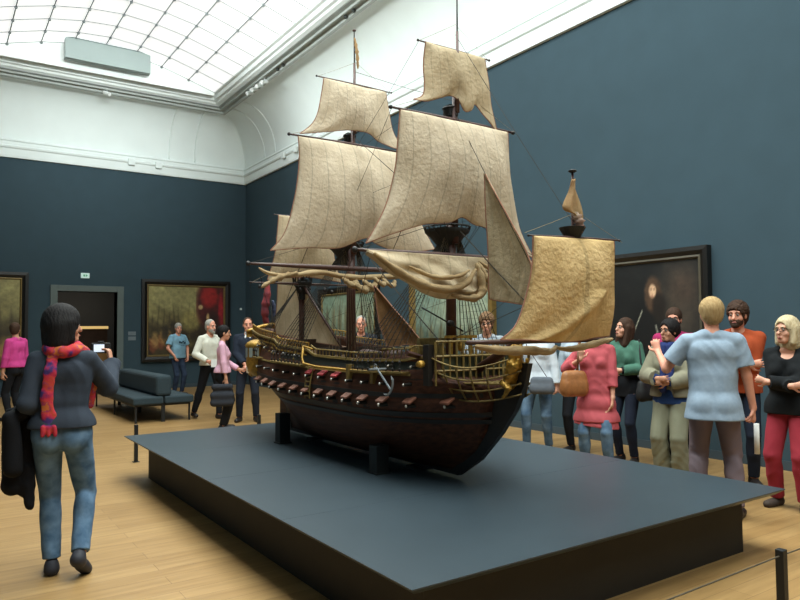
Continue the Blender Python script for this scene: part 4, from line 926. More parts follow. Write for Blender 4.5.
# ---- sails
def resample(pts, n, closed=False):
    P = np.array(pts, float); d = np.r_[0, np.cumsum(np.linalg.norm(np.diff(P, axis=0), axis=1))]; d /= d[-1]; t = np.linspace(0, 1, n)
    # smooth through the control points (Catmull-Rom), straight for two points
    if len(P) < 3: return np.stack([np.interp(t, d, P[:, i]) for i in range(P.shape[1])], 1)
    out = []
    for tt in t:
        i = min(len(P)-2, max(0, int(np.searchsorted(d, tt, 'right')-1))); s = (tt-d[i])/max(1e-9, d[i+1]-d[i]); p0 = P[max(0, i-1)]; p1 = P[i]; p2 = P[i+1]; p3 = P[min(len(P)-1, i+2)]
        out.append(.5*((2*p1)+(-p0+p2)*s+(2*p0-5*p1+4*p2-p3)*s*s+(-p0+3*p1-3*p2+p3)*s**3))
    return np.array(out)
def sail(name, top, foot, left, right, ym, belly, m, n=44, wr=.006, ph=0, edge=True, fore=False, extra=None, solid=.003, label=None):
    """edges as (x, z) lists; the cloth swells towards the bow. fore=True: edges are (y, z) and the cloth lies fore and aft"""
    T_ = resample(top, n); B_ = resample(foot, n); L_ = resample(left, n); R_ = resample(right, n); V = []; UV = []
    for j in range(n):
        v = j/(n-1)
        for i in range(n):
            u = i/(n-1); p = (1-v)*T_[i]+v*B_[i]+(1-u)*L_[j]+u*R_[j]-((1-u)*(1-v)*T_[0]+u*(1-v)*T_[-1]+(1-u)*v*B_[0]+u*v*B_[-1])
            bul = belly*math.sin(PI*min(1, u))**.8*(math.sin(PI*(v**.75)*.92))
            bul += wr*(math.sin(u*13+ph+3*v)*math.sin(v*9+ph*2+2*u)+.5*math.sin(u*31+5*v+ph)*v+.6*math.sin((u-.5)*9*(v+.2)+ph))
            if extra: bul += extra(u, v)
            V.append((bul-.0, p[0], p[1]) if fore else (p[0], ym-bul, p[1])); UV.append((u, v))
    F = [(j*n+i, j*n+i+1, (j+1)*n+i+1, (j+1)*n+i) for j in range(n-1) for i in range(n-1)]
    me = bpy.data.meshes.new(name); me.from_pydata([(a, b-SY, c-SZ) for a, b, c in V], [], F); uvl = me.uv_layers.new(name='uv')
    for lp in me.loops: uvl.data[lp.index].uv = UV[lp.vertex_index]
    o_ = link(name, me, m, ship, True); q = o_.modifiers.new('solid', 'SOLIDIFY'); q.thickness = solid; q.offset = 0
    if edge:
        bd = [i for i in range(0, n)]+[n-1+n*j for j in range(1, n)]+[n*(n-1)+i for i in range(n-2, -1, -1)]+[n*j for j in range(n-2, 0, -1)]
        lf = [V[n*j] for j in range(n)]; rt = [V[n*j+n-1] for j in range(n)]; ft = [V[n*(n-1)+i] for i in range(n)]
        mb = MB().tube(lf, .005, 5).tube(rt, .005, 5).tube(ft, .004, 5); r_ = sb(mb, 'bolt_rope', mat('reddish bolt rope', (140, 96, 74), .9, .15, 30), o_)
    return o_
sail('fore_topgallant_sail', [(-.285, 3.58), (0, 3.58), (.285, 3.58)], [(-.40, 3.135), (-.30, 3.14), (-.19, 3.18), (-.07, 3.225), (0, 3.20), (.06, 3.13), (.13, 3.15), (.17, 3.20), (.28, 3.12), (.40, 3.03)],
     [(-.285, 3.58), (-.30, 3.4), (-.305, 3.2), (-.40, 3.135)], [(.285, 3.58), (.315, 3.4), (.35, 3.2), (.40, 3.03)], 3.885, .05, cv_mid, ph=1)
sail('fore_topsail', [(-.51, 3.045), (0, 3.045), (.51, 3.045)], [(-.80, 2.085), (-.6, 2.16), (-.34, 2.245), (-.12, 2.275), (.01, 2.325), (.12, 2.28), (.30, 2.25), (.55, 2.14), (.78, 2.06)],
     [(-.51, 3.045), (-.535, 2.8), (-.56, 2.6), (-.64, 2.35), (-.80, 2.085)], [(.51, 3.045), (.52, 2.8), (.545, 2.6), (.62, 2.3), (.78, 2.06)], 3.885, .16, cv_pale, n=56, ph=2)
sail('main_topgallant_sail', [(-.335, 3.765), (0, 3.765), (.335, 3.765)], [(-.57, 3.225), (-.35, 3.27), (-.1, 3.325), (.12, 3.335), (.25, 3.27), (.42, 3.235), (.55, 3.25)],
     [(-.335, 3.765), (-.36, 3.6), (-.40, 3.43), (-.46, 3.32), (-.57, 3.225)], [(.335, 3.765), (.36, 3.6), (.40, 3.43), (.46, 3.32), (.55, 3.25)], 5.35, .07, cv_pale, ph=3)
sail('main_topsail', [(-.58, 3.205), (0, 3.205), (.58, 3.205)], [(-.84, 2.185), (-.5, 2.225), (-.2, 2.24), (.08, 2.35), (.2, 2.30), (.5, 2.24), (.9, 2.30)],
     [(-.58, 3.205), (-.575, 3.0), (-.62, 2.65), (-.71, 2.35), (-.84, 2.185)], [(.58, 3.205), (.575, 3.0), (.62, 2.75), (.76, 2.5), (.9, 2.30)], 5.36, .17, cv_pale, n=56, ph=4)
sail('mizzen_topsail', [(-.30, 2.685), (0, 2.685), (.30, 2.685)], [(-.42, 2.02), (0, 2.06), (.42, 2.02)], [(-.30, 2.685), (-.34, 2.3), (-.42, 2.02)], [(.30, 2.685), (.34, 2.3), (.42, 2.02)], 6.40, .06, cv_mid, ph=5)
sail('sprit_topsail', [(-.375, 2.03), (0, 2.04), (.325, 2.046)], [(-.64, 1.445), (-.45, 1.44), (-.18, 1.425), (.1, 1.445), (.27, 1.455)],
     [(-.375, 2.03), (-.39, 1.87), (-.45, 1.66), (-.53, 1.52), (-.64, 1.445)], [(.325, 2.046), (.32, 1.85), (.305, 1.6), (.27, 1.455)], 2.755, .09, cv_gold, n=60, ph=6, wr=.005,
     extra=lambda u, v: .045*math.exp(-((u-.62)/.10)**2)*max(0, min(1, (v-.05)*2))*(1-.3*v)+(.03*math.exp(-((u-(.62-.35*(v-.55)/.45))/.07)**2) if v > .5 else 0))
# fore course hauled up in festoons
def course(name, y, z0, hw, foot, m, ph, roll):
    n, k = 90, 34; V = []; UV = []
    F0 = resample(foot, n)
    for j in range(k):
        v = j/(k-1)
        for i in range(n):
            u = i/(n-1); x0 = -hw+2*hw*u; xf, zf = F0[i]; x = x0+(xf-x0)*v; z = z0+(zf-z0)*v
            f = abs(math.sin(u*PI*3.1+ph)); deep = v**1.3
            yy = y-.03-.11*deep*(.55+.45*f)-.035*math.sin(v*PI*3.5+5*math.sin(u*7+ph))*v*roll-.02*math.sin(u*26+v*8+ph)*v
            zz = z+.018*math.sin(u*19+ph+v*4)*v
            if v > .8: q = (v-.8)/.2; yy += .085*q*q*roll; zz += .035*q*roll*math.sin(q*PI)-.0
            V.append((x, yy, zz)); UV.append((u, v))
    F = [(j*n+i, j*n+i+1, (j+1)*n+i+1, (j+1)*n+i) for j in range(k-1) for i in range(n-1)]
    me = bpy.data.meshes.new(name); me.from_pydata([(a, b-SY, c-SZ) for a, b, c in V], [], F); uvl = me.uv_layers.new(name='uv')
    for lp in me.loops: uvl.data[lp.index].uv = UV[lp.vertex_index]
    o_ = link(name, me, m, ship, True); q = o_.modifiers.new('solid', 'SOLIDIFY'); q.thickness = .004; q.offset = 0
    return o_, F0
o_, F0 = course('fore_course', 3.83, 2.03, .86, [(-.87, 2.01), (-.76, 1.93), (-.62, 1.84), (-.46, 1.775), (-.28, 1.745), (-.12, 1.72), (0, 1.715), (.12, 1.735), (.2, 1.80), (.32, 1.78), (.5, 1.83), (.7, 1.92), (.86, 2.01)], cv_mid, .4, 1)
# the loose bunt rolls of the fore course
def roll_(pts, r0, name, m=cv_roll, parent=None, seed=0, n=40, lump=.25, flat=.75):
    P = resample([tuple(p) for p in pts], n); mb = MB()
    mb.tube([tuple(p) for p in P], lambda t: r0*(math.sin(PI*min(1, max(.02, t*.96+.02)))**.45)*(1+lump*math.sin(t*31+seed)+lump*.6*math.sin(t*57+seed*2)), 14, flat=flat)
    for f_ in range(0): pass
    me_o = sb(mb, name, m, parent, smooth=True); uvl = me_o.data.uv_layers.new(name='uv')
    for i, lp in enumerate(me_o.data.loops): 
        vi = lp.vertex_index; uvl.data[lp.index].uv = ((vi % 14)/14, vi//14/n)
    return me_o
roll_([(-.84, 3.72, 2.0), (-.66, 3.70, 1.885), (-.46, 3.68, 1.80), (-.26, 3.67, 1.78), (-.1, 3.68, 1.83), (.0, 3.70, 1.93)], .038, 'bunt_fold', parent=o_, seed=1, lump=.12)
roll_([(-.55, 3.74, 1.93), (-.38, 3.68, 1.86), (-.2, 3.65, 1.87), (-.08, 3.67, 1.92)], .022, 'bunt_fold', parent=o_, seed=2, lump=.12)
roll_([(-.22, 3.70, 1.74), (-.06, 3.68, 1.72), (.04, 3.68, 1.76), (.06, 3.71, 1.88), (.06, 3.76, 1.98)], .034, 'bunt_fold', parent=o_, seed=3, lump=.15)
roll_([(.08, 3.76, 1.99), (.12, 3.70, 1.86), (.2, 3.70, 1.78), (.27, 3.74, 1.80), (.3, 3.76, 1.86)], .028, 'bunt_fold', parent=o_, seed=4, lump=.15)
roll_([(.10, 3.78, 2.0), (.26, 3.74, 1.90), (.46, 3.72, 1.80), (.62, 3.74, 1.86), (.82, 3.78, 1.99)], .026, 'bunt_fold', parent=o_, seed=5, lump=.15)
# main course furled along its yard, with clumps
mc = roll_([(-.96, 5.33, 2.03), (-.88, 5.30, 1.985), (-.7, 5.30, 1.975), (-.4, 5.30, 2.01), (-.1, 5.30, 1.98), (.3, 5.30, 2.0), (.9, 5.32, 2.02)], .034, 'main_course', seed=6, n=70, lump=.14)
for q, (p, r_) in enumerate((((-.12, 5.27, 1.94), .075), ((-.02, 5.24, 1.90), .08), ((.08, 5.26, 1.93), .07), ((.2, 5.27, 1.96), .06), ((.3, 5.27, 1.95), .055))):
    roll_([(p[0]-.07, p[1]+.01, p[2]+.03), (p[0]-.03, p[1]-.03, p[2]-.02), (p[0]+.03, p[1]-.02, p[2]-.035), (p[0]+.07, p[1]+.01, p[2]+.02)], r_*.5, 'bunt_clump', parent=mc, seed=q+7, n=24, lump=.15)
roll_([(-.62, 5.29, 2.0), (-.8, 5.28, 1.95), (-.9, 5.28, 1.90), (-.955, 5.29, 1.86)], .032, 'clew_corner', parent=mc, seed=12, n=20)
# furled spritsail
sp = roll_([(-.78, 2.80, 1.41), (-.6, 2.79, 1.385), (-.4, 2.78, 1.38), (-.22, 2.79, 1.37), (-.16, 2.80, 1.40)], .036, 'spritsail', seed=13, n=40, lump=.08)
roll_([(-.16, 2.80, 1.39), (-.05, 2.79, 1.38), (.12, 2.79, 1.40), (.28, 2.80, 1.425), (.36, 2.81, 1.435)], .028, 'furled_half', parent=sp, seed=14, n=40, lump=.08)
# fore-and-aft sails
sail('fore_staysail', [(3.595, 2.60), (3.58, 2.59)], [(3.56, 1.71), (3.4, 1.685), (3.215, 1.66)], [(3.595, 2.60), (3.565, 2.2), (3.56, 1.71)], [(3.58, 2.59), (3.36, 2.26), (3.15, 1.92), (3.215, 1.66)], 0, .03, cv_grey, fore=True, ph=7)
sail('main_staysail', [(5.06, 1.90), (5.05, 1.89)], [(4.86, 1.36), (4.6, 1.38), (4.31, 1.385)], [(5.06, 1.90), (4.98, 1.6), (4.86, 1.36)], [(5.05, 1.89), (4.68, 1.64), (4.31, 1.385)], 0, .03, cv_tan, fore=True, ph=8)
sail('lateen_mizzen_sail', [(7.02, 2.42), (6.95, 2.40)], [(7.17, 1.47), (6.4, 1.40), (5.66, 1.355)], [(7.02, 2.42), (7.10, 1.95), (7.17, 1.47)], [(6.95, 2.40), (6.3, 1.84), (5.66, 1.355)], 0, .04, cv_mid, fore=True, ph=9)
sb(MB().tube([(0, 7.12, 2.56), (0, 6.3, 1.86), (0, 5.55, 1.27)], .014, 8, r1=.010), 'lateen_yard', spar_m, smooth=True)
# flags
def flag(name, base, pts, m, y, n=16, amp=.015, parent=None):
    L_ = resample(pts[0], n); R_ = resample(pts[1], n); mb = MB(); rows = []
    for j in range(n):
        r = []
        for i in range(9):
            u = i/8; p = L_[j]*(1-u)+R_[j]*u; r.append((p[0], y+amp*math.sin(u*8+j*.3)*1.0, p[1]))
        rows.append(r)
    return sb(mb.grid(rows), name, m, parent, smooth=True, solid=.002)
jm = canvas_mat('faded jack cloth', (214, 184, 140), (190, 148, 104), 1, (170, 110, 80))
flag('jack_flag', 0, ([(-.02, 2.40), (-.05, 2.32), (-.105, 2.215), (-.02, 2.185), (.03, 2.12)], [(-.01, 2.40), (.02, 2.30), (.04, 2.22), (.05, 2.16), (.055, 2.10)]), jm, 2.77)
roll_([(.0, 2.78, 2.20), (.015, 2.76, 2.14), (.02, 2.77, 2.07)], .032, 'jack_bundle', m=canvas_mat('pale jack cloth', (206, 190, 168), (170, 90, 84), 2), n=16)
sb(MB().tube([(0, 7.22, 1.50), (0, 7.34, 2.10)], .010, 6), 'ensign_staff', top_m)
roll_([(-.02, 7.33, 2.06), (-.03, 7.32, 1.92), (-.05, 7.33, 1.76), (-.04, 7.33, 1.62), (.0, 7.30, 1.56)], .058, 'ensign', m=mat('faded red bunting', (140, 46, 44), .9, .2, 10, rgb2=(92, 40, 52)), n=24, lump=.1)
roll_([(.03, 7.30, 1.86), (.05, 7.30, 1.72), (.04, 7.29, 1.6)], .034, 'ensign_fold', m=mat('faded blue bunting', (52, 58, 80), .9, .2, 10), n=20, lump=.1)
roll_([(0, 5.37, 4.22), (.02, 5.36, 4.08), (.03, 5.36, 3.93)], .018, 'pennant', m=jm, n=16)

# ---- rigging
def ropes(name, lines, r=.0022, m=rope_m):
    many = name in ('ratlines', 'topmast_ratlines'); mb = MB(); nm = {'shrouds': 'shroud', 'topmast_shrouds': 'topmast_shroud', 'futtock_shrouds': 'futtock_shroud', 'backstays': 'backstay', 'lifts': 'lift', 'braces': 'brace', 'sheets': 'sheet', 'running_rigging': 'running_line'}.get(name, name)
    for a, b in lines:
        a, b = Vector(a), Vector(b); mid = (a+b)/2-Vector((0, 0, (a-b).length*.006)); mb.tube([a, mid, b], r, 4)
        if not many: sb(mb, nm, m); mb = MB()
    if many: o_ = sb(mb, name, m); o_['kind'] = 'stuff'; return o_
for nm, mk, zt, topy, rr in (('fore', 'foremast', 2.24, 3.95, .07), ('main', 'main_mast', 2.32, 5.44, .07), ('mizzen', 'mizzen_mast', 1.98, 6.47, .04)):
    for s in (-1, 1):
        ch = chan[nm, s]; lines = [((p[0], p[1], p[2]+.07), (s*.05, topy+.02*i/9, zt-.02)) for i, p in enumerate(ch)]; ropes('shrouds', lines, .0032)
        rl = []
        for k in range(1, 17):
            q = k/18; pts = [Vector(a)*(1-q)+Vector(b)*q for a, b in lines]; rl += [(pts[i], pts[i+1]) for i in range(len(pts)-1)]
        ropes('ratlines', rl, .0012)
for mk, zt, R0, z2, topy in (('foremast', 2.27, .19, 3.12, 3.93), ('main_mast', 2.35, .19, 3.28, 5.41), ('mizzen_mast', 2.01, .09, 2.7, 6.45)):
    for s in (-1, 1):
        lines = [((s*R0*math.cos(a), topy+R0*math.sin(a), zt), (s*.02, topy, z2)) for a in np.linspace(-.5, .9, 5)]; ropes('topmast_shrouds', lines, .002)
        rl = []
        for k in range(1, 14): q = k/15; pts = [Vector(a)*(1-q)+Vector(b)*q for a, b in lines]; rl += [(pts[i], pts[i+1]) for i in range(4)]
        ropes('topmast_ratlines', rl, .0010)
        ropes('futtock_shrouds', [((s*R0*math.cos(a), topy+R0*math.sin(a), zt), (s*.045, topy, zt-.22)) for a in np.linspace(-.5, .9, 5)], .002)
ropes('stay', [((0, 3.93, 2.28), (0, 3.02, 1.53))], .005); ropes('stay', [((0, 5.42, 2.36), (0, 4.05, 1.36))], .006); ropes('stay', [((0, 6.45, 2.02), (0, 5.5, 1.36))], .004)
ropes('topmast_stay', [((0, 3.92, 3.14), (0, 2.95, 1.60))], .003); ropes('topmast_stay', [((0, 5.40, 3.30), (0, 3.98, 2.32))], .003); ropes('topgallant_stay', [((0, 3.89, 3.70), (0, 2.80, 2.15))], .0022); ropes('topgallant_stay', [((0, 5.37, 3.9), (0, 3.9, 3.2))], .0022)
ropes('topmast_stay', [((0, 6.5, 2.72), (0, 5.47, 2.4))], .0025)
ropes('backstays', [((s*.02, 3.93, 3.12), (s*.55, 4.62, 1.26)) for s in (-1, 1)]+[((s*.02, 5.42, 3.28), (s*.55, 6.15, 1.30)) for s in (-1, 1)], .003)
def lifts(y, zy, w, zc): return [((s*w, y, zy), (0, y-.01, zc)) for s in (-1, 1)]
ropes('lifts', lifts(3.9, 3.585, .33, 3.78)+lifts(5.36, 3.775, .39, 3.98)+lifts(2.77, 2.045, .43, 2.2)+lifts(6.42, 1.99, .58, 2.3)+lifts(3.88, 3.055, .57, 3.3)+lifts(5.38, 3.215, .65, 3.45), .0014, rope_l)
ropes('lifts', lifts(3.86, 2.035, .89, 2.34)+lifts(5.36, 2.065, 1.03, 2.42), .002)
ropes('braces', [((s*.89, 3.86, 2.035), (s*.3, 5.44, 1.55)) for s in (-1, 1)]+[((s*.57, 3.9, 3.055), (0, 5.42, 2.7)) for s in (-1, 1)]+[((s*1.03, 5.36, 2.065), (s*.33, 7.0, 1.55)) for s in (-1, 1)]+[((s*.58, 6.42, 1.99), (s*.1, 5.5, 1.9)) for s in (-1, 1)]+[((s*.33, 3.9, 3.585), (0, 5.4, 3.15)) for s in (-1, 1)], .0016)
ropes('sheets', [((s*.82, 3.80, 1.98), (s*.47, 4.75, 1.30)) for s in (-1, 1)]+[((s*.95, 5.32, 1.96), (s*.45, 6.1, 1.40)) for s in (-1, 1)]+[((0, 3.18, 1.66), (-.3, 3.75, 1.4)), ((0, 4.86, 1.37), (-.3, 4.7, 1.32))], .0022)
ln = []
for k in range(14):
    x = -.32+.05*k; ln.append(((x*.25, 3.94, 2.2), (x, 4.12+.02*(k % 3), 1.33)))
    ln.append(((x*.25, 5.46, 2.25), (x, 5.3+.03*(k % 4), 1.33)))
ropes('running_rigging', ln, .0016, rope_l)
mb = MB()
for p in ((-.20, 3.86, 1.80), (-.16, 3.86, 1.79), (-.24, 3.84, 1.775), (-.30, 5.28, 1.84), (-.36, 5.30, 1.86), (.12, 5.2, 1.76), (.16, 5.2, 1.82), (-.5, 6.42, 1.95), (.0, 6.38, 1.90), (-.06, 6.40, 1.93), (.05, 6.40, 1.94)): sb(MB().ball(p, (.014, .018, .022), 8, 6), 'block', block_m, smooth=True)
sb(MB().tube([(-.33, 3.9, 1.66), (-.02, 3.82, 1.49)], .006, 6).ball((-.12, 3.84, 1.545), (.03, .03, .026), 10, 6), 'stay_tackle', block_m, smooth=True)
# cradle posts
cr = mat('dark cradle post', (22, 26, 26), .6, .1, 6)
for i, (x, y, lab) in enumerate(((-.38, 6.13, 'black cradle post under the stern end of the hull on the near side'), (-.38, 4.40, 'black cradle post under the bow end of the hull on the near side'))):
    t = thing('cradle_post', lab, 'support', (SX+x, y, PH)); zt = .46
    for z in np.arange(.46, 1.0, .005):
        if max(HB(y-.055, z), HB(y+.055, z))+.016 >= abs(x)-.055: zt = z-.004; break
    mb = MB(); mb.box((-.055, -.055, 0), (.055, .055, zt-PH)); mb.build('post_shaft', cr, t, bevel=.004); MB().box((-.065, -.065, 0), (.065, .065, .012)).build('foot_plate', cr, t)
for i, (y, lab) in enumerate(((6.13, 'low black keel block under the stern end of the hull'), (4.40, 'low black keel block under the bow end of the hull'))):
    t = thing('keel_block', lab, 'support', (SX, y, PH)); MB().box((-.10, -.05, 0), (.10, .05, .022)).build('block', cr, t)

# ------------------------------------------------------------------ the visitors
def hairm(name, rgb, rgb2=None): return mat(name, rgb, .75, .2, 60, spec=.25, bump=.3, bscale=150, rgb2=rgb2, stretch=(1, 1, .3))
h_black = hairm('black hair', (22, 18, 18)); h_brown = hairm('brown hair', (62, 42, 30)); h_grey = hairm('grey hair', (150, 146, 138)); h_blond = hairm('sandy blond hair', (176, 148, 104), (148, 120, 80)); h_ash = hairm('ash blond hair', (206, 190, 156), (176, 156, 120)); h_red = hairm('auburn hair', (96, 54, 38)); h_lb = hairm('light brown hair', (112, 84, 58))
DN = ((0, 0, -1))
def item(name, label, cat, loc=(0, 0, 0), group=None): return thing(name, label, cat, tuple(loc), 0, group)
def tubeobj(name, pts, r, m, parent=None, flat=1, off=None, n=6):
    mb = MB().tube([tuple(p) for p in resample([tuple(p) for p in pts], 24)], r, n, flat=flat); o = parent.location if parent is not None and off is None else (off or (0, 0, 0))
    return mb.build(name, m, parent, smooth=True, off=tuple(o))
def sdfobj(name, A, vox, m, parent, noise=None):
    P, F = A.mesh(vox, noise); return link(name, mesh_from(name, P-np.array(parent.location), F), m, parent, True)
def childsolid(name, A, vox, m, info, noise=None): return solid(name, A, vox, m, info['t'], info['sc'], noise)

# 1. woman with the camera, walking away at the left
scarf_m = mat('bright patterned scarf', (150, 40, 60), .9, .1, 13, rgb2=(70, 44, 90), detail=3, bump=.2, bscale=80)
nt = scarf_m.node_tree; rp = [n for n in nt.nodes if n.type == 'VALTORGB'][0].color_ramp
rp.elements[0].position = .34; rp.elements[0].color = (*lin((64, 40, 100)), 1); rp.elements[1].position = .66; rp.elements[1].color = (*lin((190, 100, 44)), 1)
for p_, c_ in ((.42, (170, 30, 70)), (.5, (196, 50, 60)), (.56, (180, 60, 34)), (.61, (150, 40, 84))): e_ = rp.elements.new(p_); e_.color = (*lin(c_), 1)
w1 = person('dark-haired woman walking away in a dark jacket, bright scarf and blue jeans, raising a camera', .67, 4.74, 15, 1.665, 'f', head=(-62, 3, 0), wide=1.06,
    rh=((.27, .36, 1.36), (.3, .0, -1), (-.2, .5, .9), (-.9, .3, .1)), lh=((-.18, .17, 1.05), (-.1, -1, -.3), (.3, .9, .1), (1, 0, 0)),
    rf=(.125, -.09, .15, (.2, .72, -.5), (.1, .55, .8)), lf=(-.06, .06, .08), skin=skin_b, vox=.007, foot_out=.15,
    top=dict(name='jacket', mat=cloth('charcoal jacket cloth', (54, 60, 70)), g=.020, hem=.965, neck='crew', amp=.005, loose=.0, sleeve_loose=.014), bot=dict(mat=denim, g=.012, waist=1.0, flare=.052, amp=.003, end=.10), shoe=mat('dark canvas shoe', (40, 40, 48), .7), hair=dict(style='bob', mat=h_black, v=.030))
A = Sdf(); T = w1['T']
ring = [T(.085*math.cos(a), .075*math.sin(a)-.01, 1.475+.02*math.sin(a)) for a in np.linspace(0, 2*PI, 13)]
for i in range(12): A.cap(ring[i], ring[i+1], .036, .036, k=.02)
for pts in ([T(-.05, -.07, 1.46), T(-.06, -.125, 1.33), T(-.075, -.125, 1.18), T(-.065, -.125, 1.05), T(-.06, -.135, .97)], [T(.07, -.04, 1.47), T(.13, .0, 1.45), T(.165, .06, 1.36), T(.16, .10, 1.22), T(.15, .11, 1.10)]):
    for i in range(len(pts)-1): A.cap(pts[i], pts[i+1], (.034+.002*i), .036, k=.012, flat=((0, 1, 0), 2.4))
for q in (-.03, 0, .03): A.cap(T(-.06+q, -.14, .98), T(-.06+q*1.2, -.145, .93), .018, .012, k=.01)
childsolid('scarf', A, .007, scarf_m, w1, folds(.004, 60, 1, 1))
W = w1['world']; wr, hd = w1['arms'][1][2], w1['arms'][1][3]; p = W(wr+hd*.10+V3(-.06, .05, .02))
cm_ = item('photo_camera', 'compact black camera with a lit rear screen held up by the dark-haired woman', 'camera', p); a0_ = -math.radians(8); cm_.rotation_euler = (0, 0, a0_)
MB().box((-.062, -.018, -.036), (.062, .018, .036)).build('camera_body', black_m, cm_, bevel=.006); MB().tube([(.01, .018, 0), (.01, .055, 0)], .027, 16).build('lens', black_m, cm_); MB().box((-.045, -.0205, -.026), (.022, -.0175, .026)).build('rear_screen', emis('lit camera screen', (210, 220, 235), .6), cm_); MB().box((-.02, -.014, .036), (.02, .014, .048)).build('flash_hump', black_m, cm_, bevel=.003)
p = W(V3(-.34, .06, .92)); ct = item('coat', 'black coat draped over the left arm of the dark-haired woman walking away', 'coat', p); A = Sdf()
q0 = np.array(p); cx_ = .09
def wl(a, b, c): return W(V3(a+cx_, b, c))
A.cap(wl(-.33, -.05, 1.07), wl(-.34, .20, 1.04), .045, .05, k=.03)
for (x_, y_, z0_, z1_, r_) in ((-.37, -.06, 1.05, .72, .06), (-.40, .04, 1.05, .60, .055), (-.36, .12, 1.03, .66, .05), (-.31, .05, .98, .56, .045), (-.41, .10, 1.0, .80, .045)): A.cap(wl(x_, y_, z0_), wl(x_+.01, y_-.01, z1_), r_*.8, r_, k=.03)
A.cap(wl(-.29, .02, .70), wl(-.27, .0, .47), .035, .028, k=.02)
sdfobj('coat_cloth', A, .008, cloth('black wool coat', (20, 20, 23)), ct, folds(.010, 26, 2, .3))

# 2. man in pink, far left
person('person in a bright pink shirt and dark trousers, seen from behind at the far left', 1.17, 13.6, 318, 1.69, 'm', head=(-60, 0, 0), vox=.011, wide=1.05, belly=.04,
    top=dict(mat=cloth('bright pink shirt', (196, 66, 132)), g=.018, hem=.95), bot=dict(mat=trous_k), hair=dict(style='short', mat=h_brown), skin=skin_b)
# 3. man in pale blue T-shirt
tb = cloth('pale blue cotton', (122, 160, 180)); b3 = person('grey-haired man in a pale blue printed T-shirt and jeans in front of the battle painting', 4.81, 16.5, 158, 1.72, 'm', head=(-18, -3, 0), wide=1.08, belly=.06, vox=.011,
    rh=((.20, .14, .95), (.6, -.4, 0), (-.3, .3, -1), (-1, 0, 0)), lh=((-.20, .12, .93), (-.6, -.4, 0), (.3, .3, -1), (1, 0, 0)), top=dict(mat=tb, g=.022, sleeve='short', hem=.90, sleeve_loose=.02), bot=dict(mat=denim_d), hair=dict(style='short', mat=h_grey), skin=skin_c)
A = Sdf(); 
for q in ((-.07, 1.27), (-.02, 1.30), (.03, 1.28), (.07, 1.29)): A.ell((q[0], .172, q[1]), (.028, .02, .022), k=.012)
A.cap((-.05, .178, 1.20), (.05, .178, 1.20), .008)
childsolid('shirt_print', A, .009, cloth('dark print', (48, 70, 84)), b3)
# 4. man in a white shirt
m4 = person('man in a white shirt and black trousers walking behind the woman in pale pink', 3.99, 11.75, 168, 1.72, 'm', head=(15, -4, 0), vox=.0095, rh=((.19, .22, 1.02), (.5, -.6, 0), (-.5, .8, -.1), (-1, 0, 0)), lh=((-.24, .02, .84), (-.4, -.5, 0), (0, .1, -1), (1, 0, 0)),
    rf=(.16, -.28, .10), lf=(-.08, .16, .08), top=dict(mat=cloth('off-white shirt', (206, 204, 190)), g=.018, hem=.94), bot=dict(mat=trous_k, g=.014), hair=dict(style='receding', mat=h_grey), skin=skin_c, beard=h_grey, lean=(.03, .04))
p = m4['world'](V3(.13, .33, .99)); t = item('leaflet', 'small white folded leaflet held by the man in the white shirt', 'leaflet', p); MB().add([(-.05, -.01, -.07), (.05, .01, -.07), (.05, .01, .06), (-.05, -.01, .06)], [(0, 1, 2, 3)]).build('paper', mat('white paper', (228, 228, 224), .8, .02), t, solid=.002)
# 5. woman in pale pink with bag
w5 = person('short-haired woman in a pale pink shirt and dark trousers carrying a dark bag', 3.68, 10.25, 112, 1.60, 'f', head=(0, -4, 0), vox=.0095, wide=1.08, rh=((.25, .06, .84), (.3, -.5, 0), (0, .1, -1), (-1, 0, 0)), lh=((-.15, .24, 1.0), (-.4, -.6, 0), (0, 1, -.2), (1, 0, 0)), hands=(1.1, .6),
    top=dict(mat=cloth('pale pink shirt', (206, 160, 178)), g=.016, hem=.96), bot=dict(mat=trous_k, g=.016, loose=.008), hair=dict(style='short', mat=h_black), skin=skin_b)
def handbag(name, label, c, size, m, strap=None, rz=0, sm=None, bags='bag'):
    t = item(name, label, bags, c); A = Sdf(); sx, sy, sz = size; ca, sa = math.cos(rz), math.sin(rz); c = np.array(c)
    R2 = np.array([[ca, -sa, 0], [sa, ca, 0], [0, 0, 1]]); f = lambda a, b, z: c+R2 @ V3(a, b, z)
    A.cap(f(-sx*.42, 0, sz*.35), f(sx*.42, 0, sz*.35), sy*.42, k=.03, flat=(R2 @ V3(0, 1, 0), 1.1)); A.cap(f(-sx*.46, 0, -sz*.3), f(sx*.46, 0, -sz*.3), sy*.5, k=.03); A.cap(f(-sx*.46, 0, 0), f(sx*.46, 0, 0), sy*.5, k=.06)
    sdfobj('bag_body', A, .008, m, t, folds(.003, 30, 1, 1))
    A = Sdf(); A.cap(f(-sx*.40, sy*.0, sz*.40), f(sx*.40, 0, sz*.40), sy*.22, k=.01); sdfobj('bag_flap', A, .008, sm or m, t)
    if strap is not None: tubeobj('strap', strap, .011, sm or m, t, flat=.4)
    return t
c = w5['world'](V3(.30, -.0, .60)); wv = w5['world'](w5['arms'][1][2]+V3(0, .01, -.09))
handbag('handbag', 'dark grey bag hanging from the hand of the woman in the pale pink shirt', c, (.27, .11, .36), cloth('dark grey nylon', (46, 48, 54)), strap=[c+V3(-.07, .03, .14), wv, c+V3(.08, -.02, .14)], rz=-math.radians(20), sm=cloth('black webbing', (30, 30, 34)))
p = w5['world'](V3(-.12, .43, .97)); t = item('leaflet', 'white leaflet held out by the woman in the pale pink shirt', 'leaflet', p); t.rotation_euler = (.3, .2, -1.2); MB().add([(-.07, 0, -.05), (.07, 0, -.05), (.07, 0, .06), (-.07, 0, .06)], [(0, 1, 2, 3)]).build('paper', MATS['white paper'], t, solid=.002)
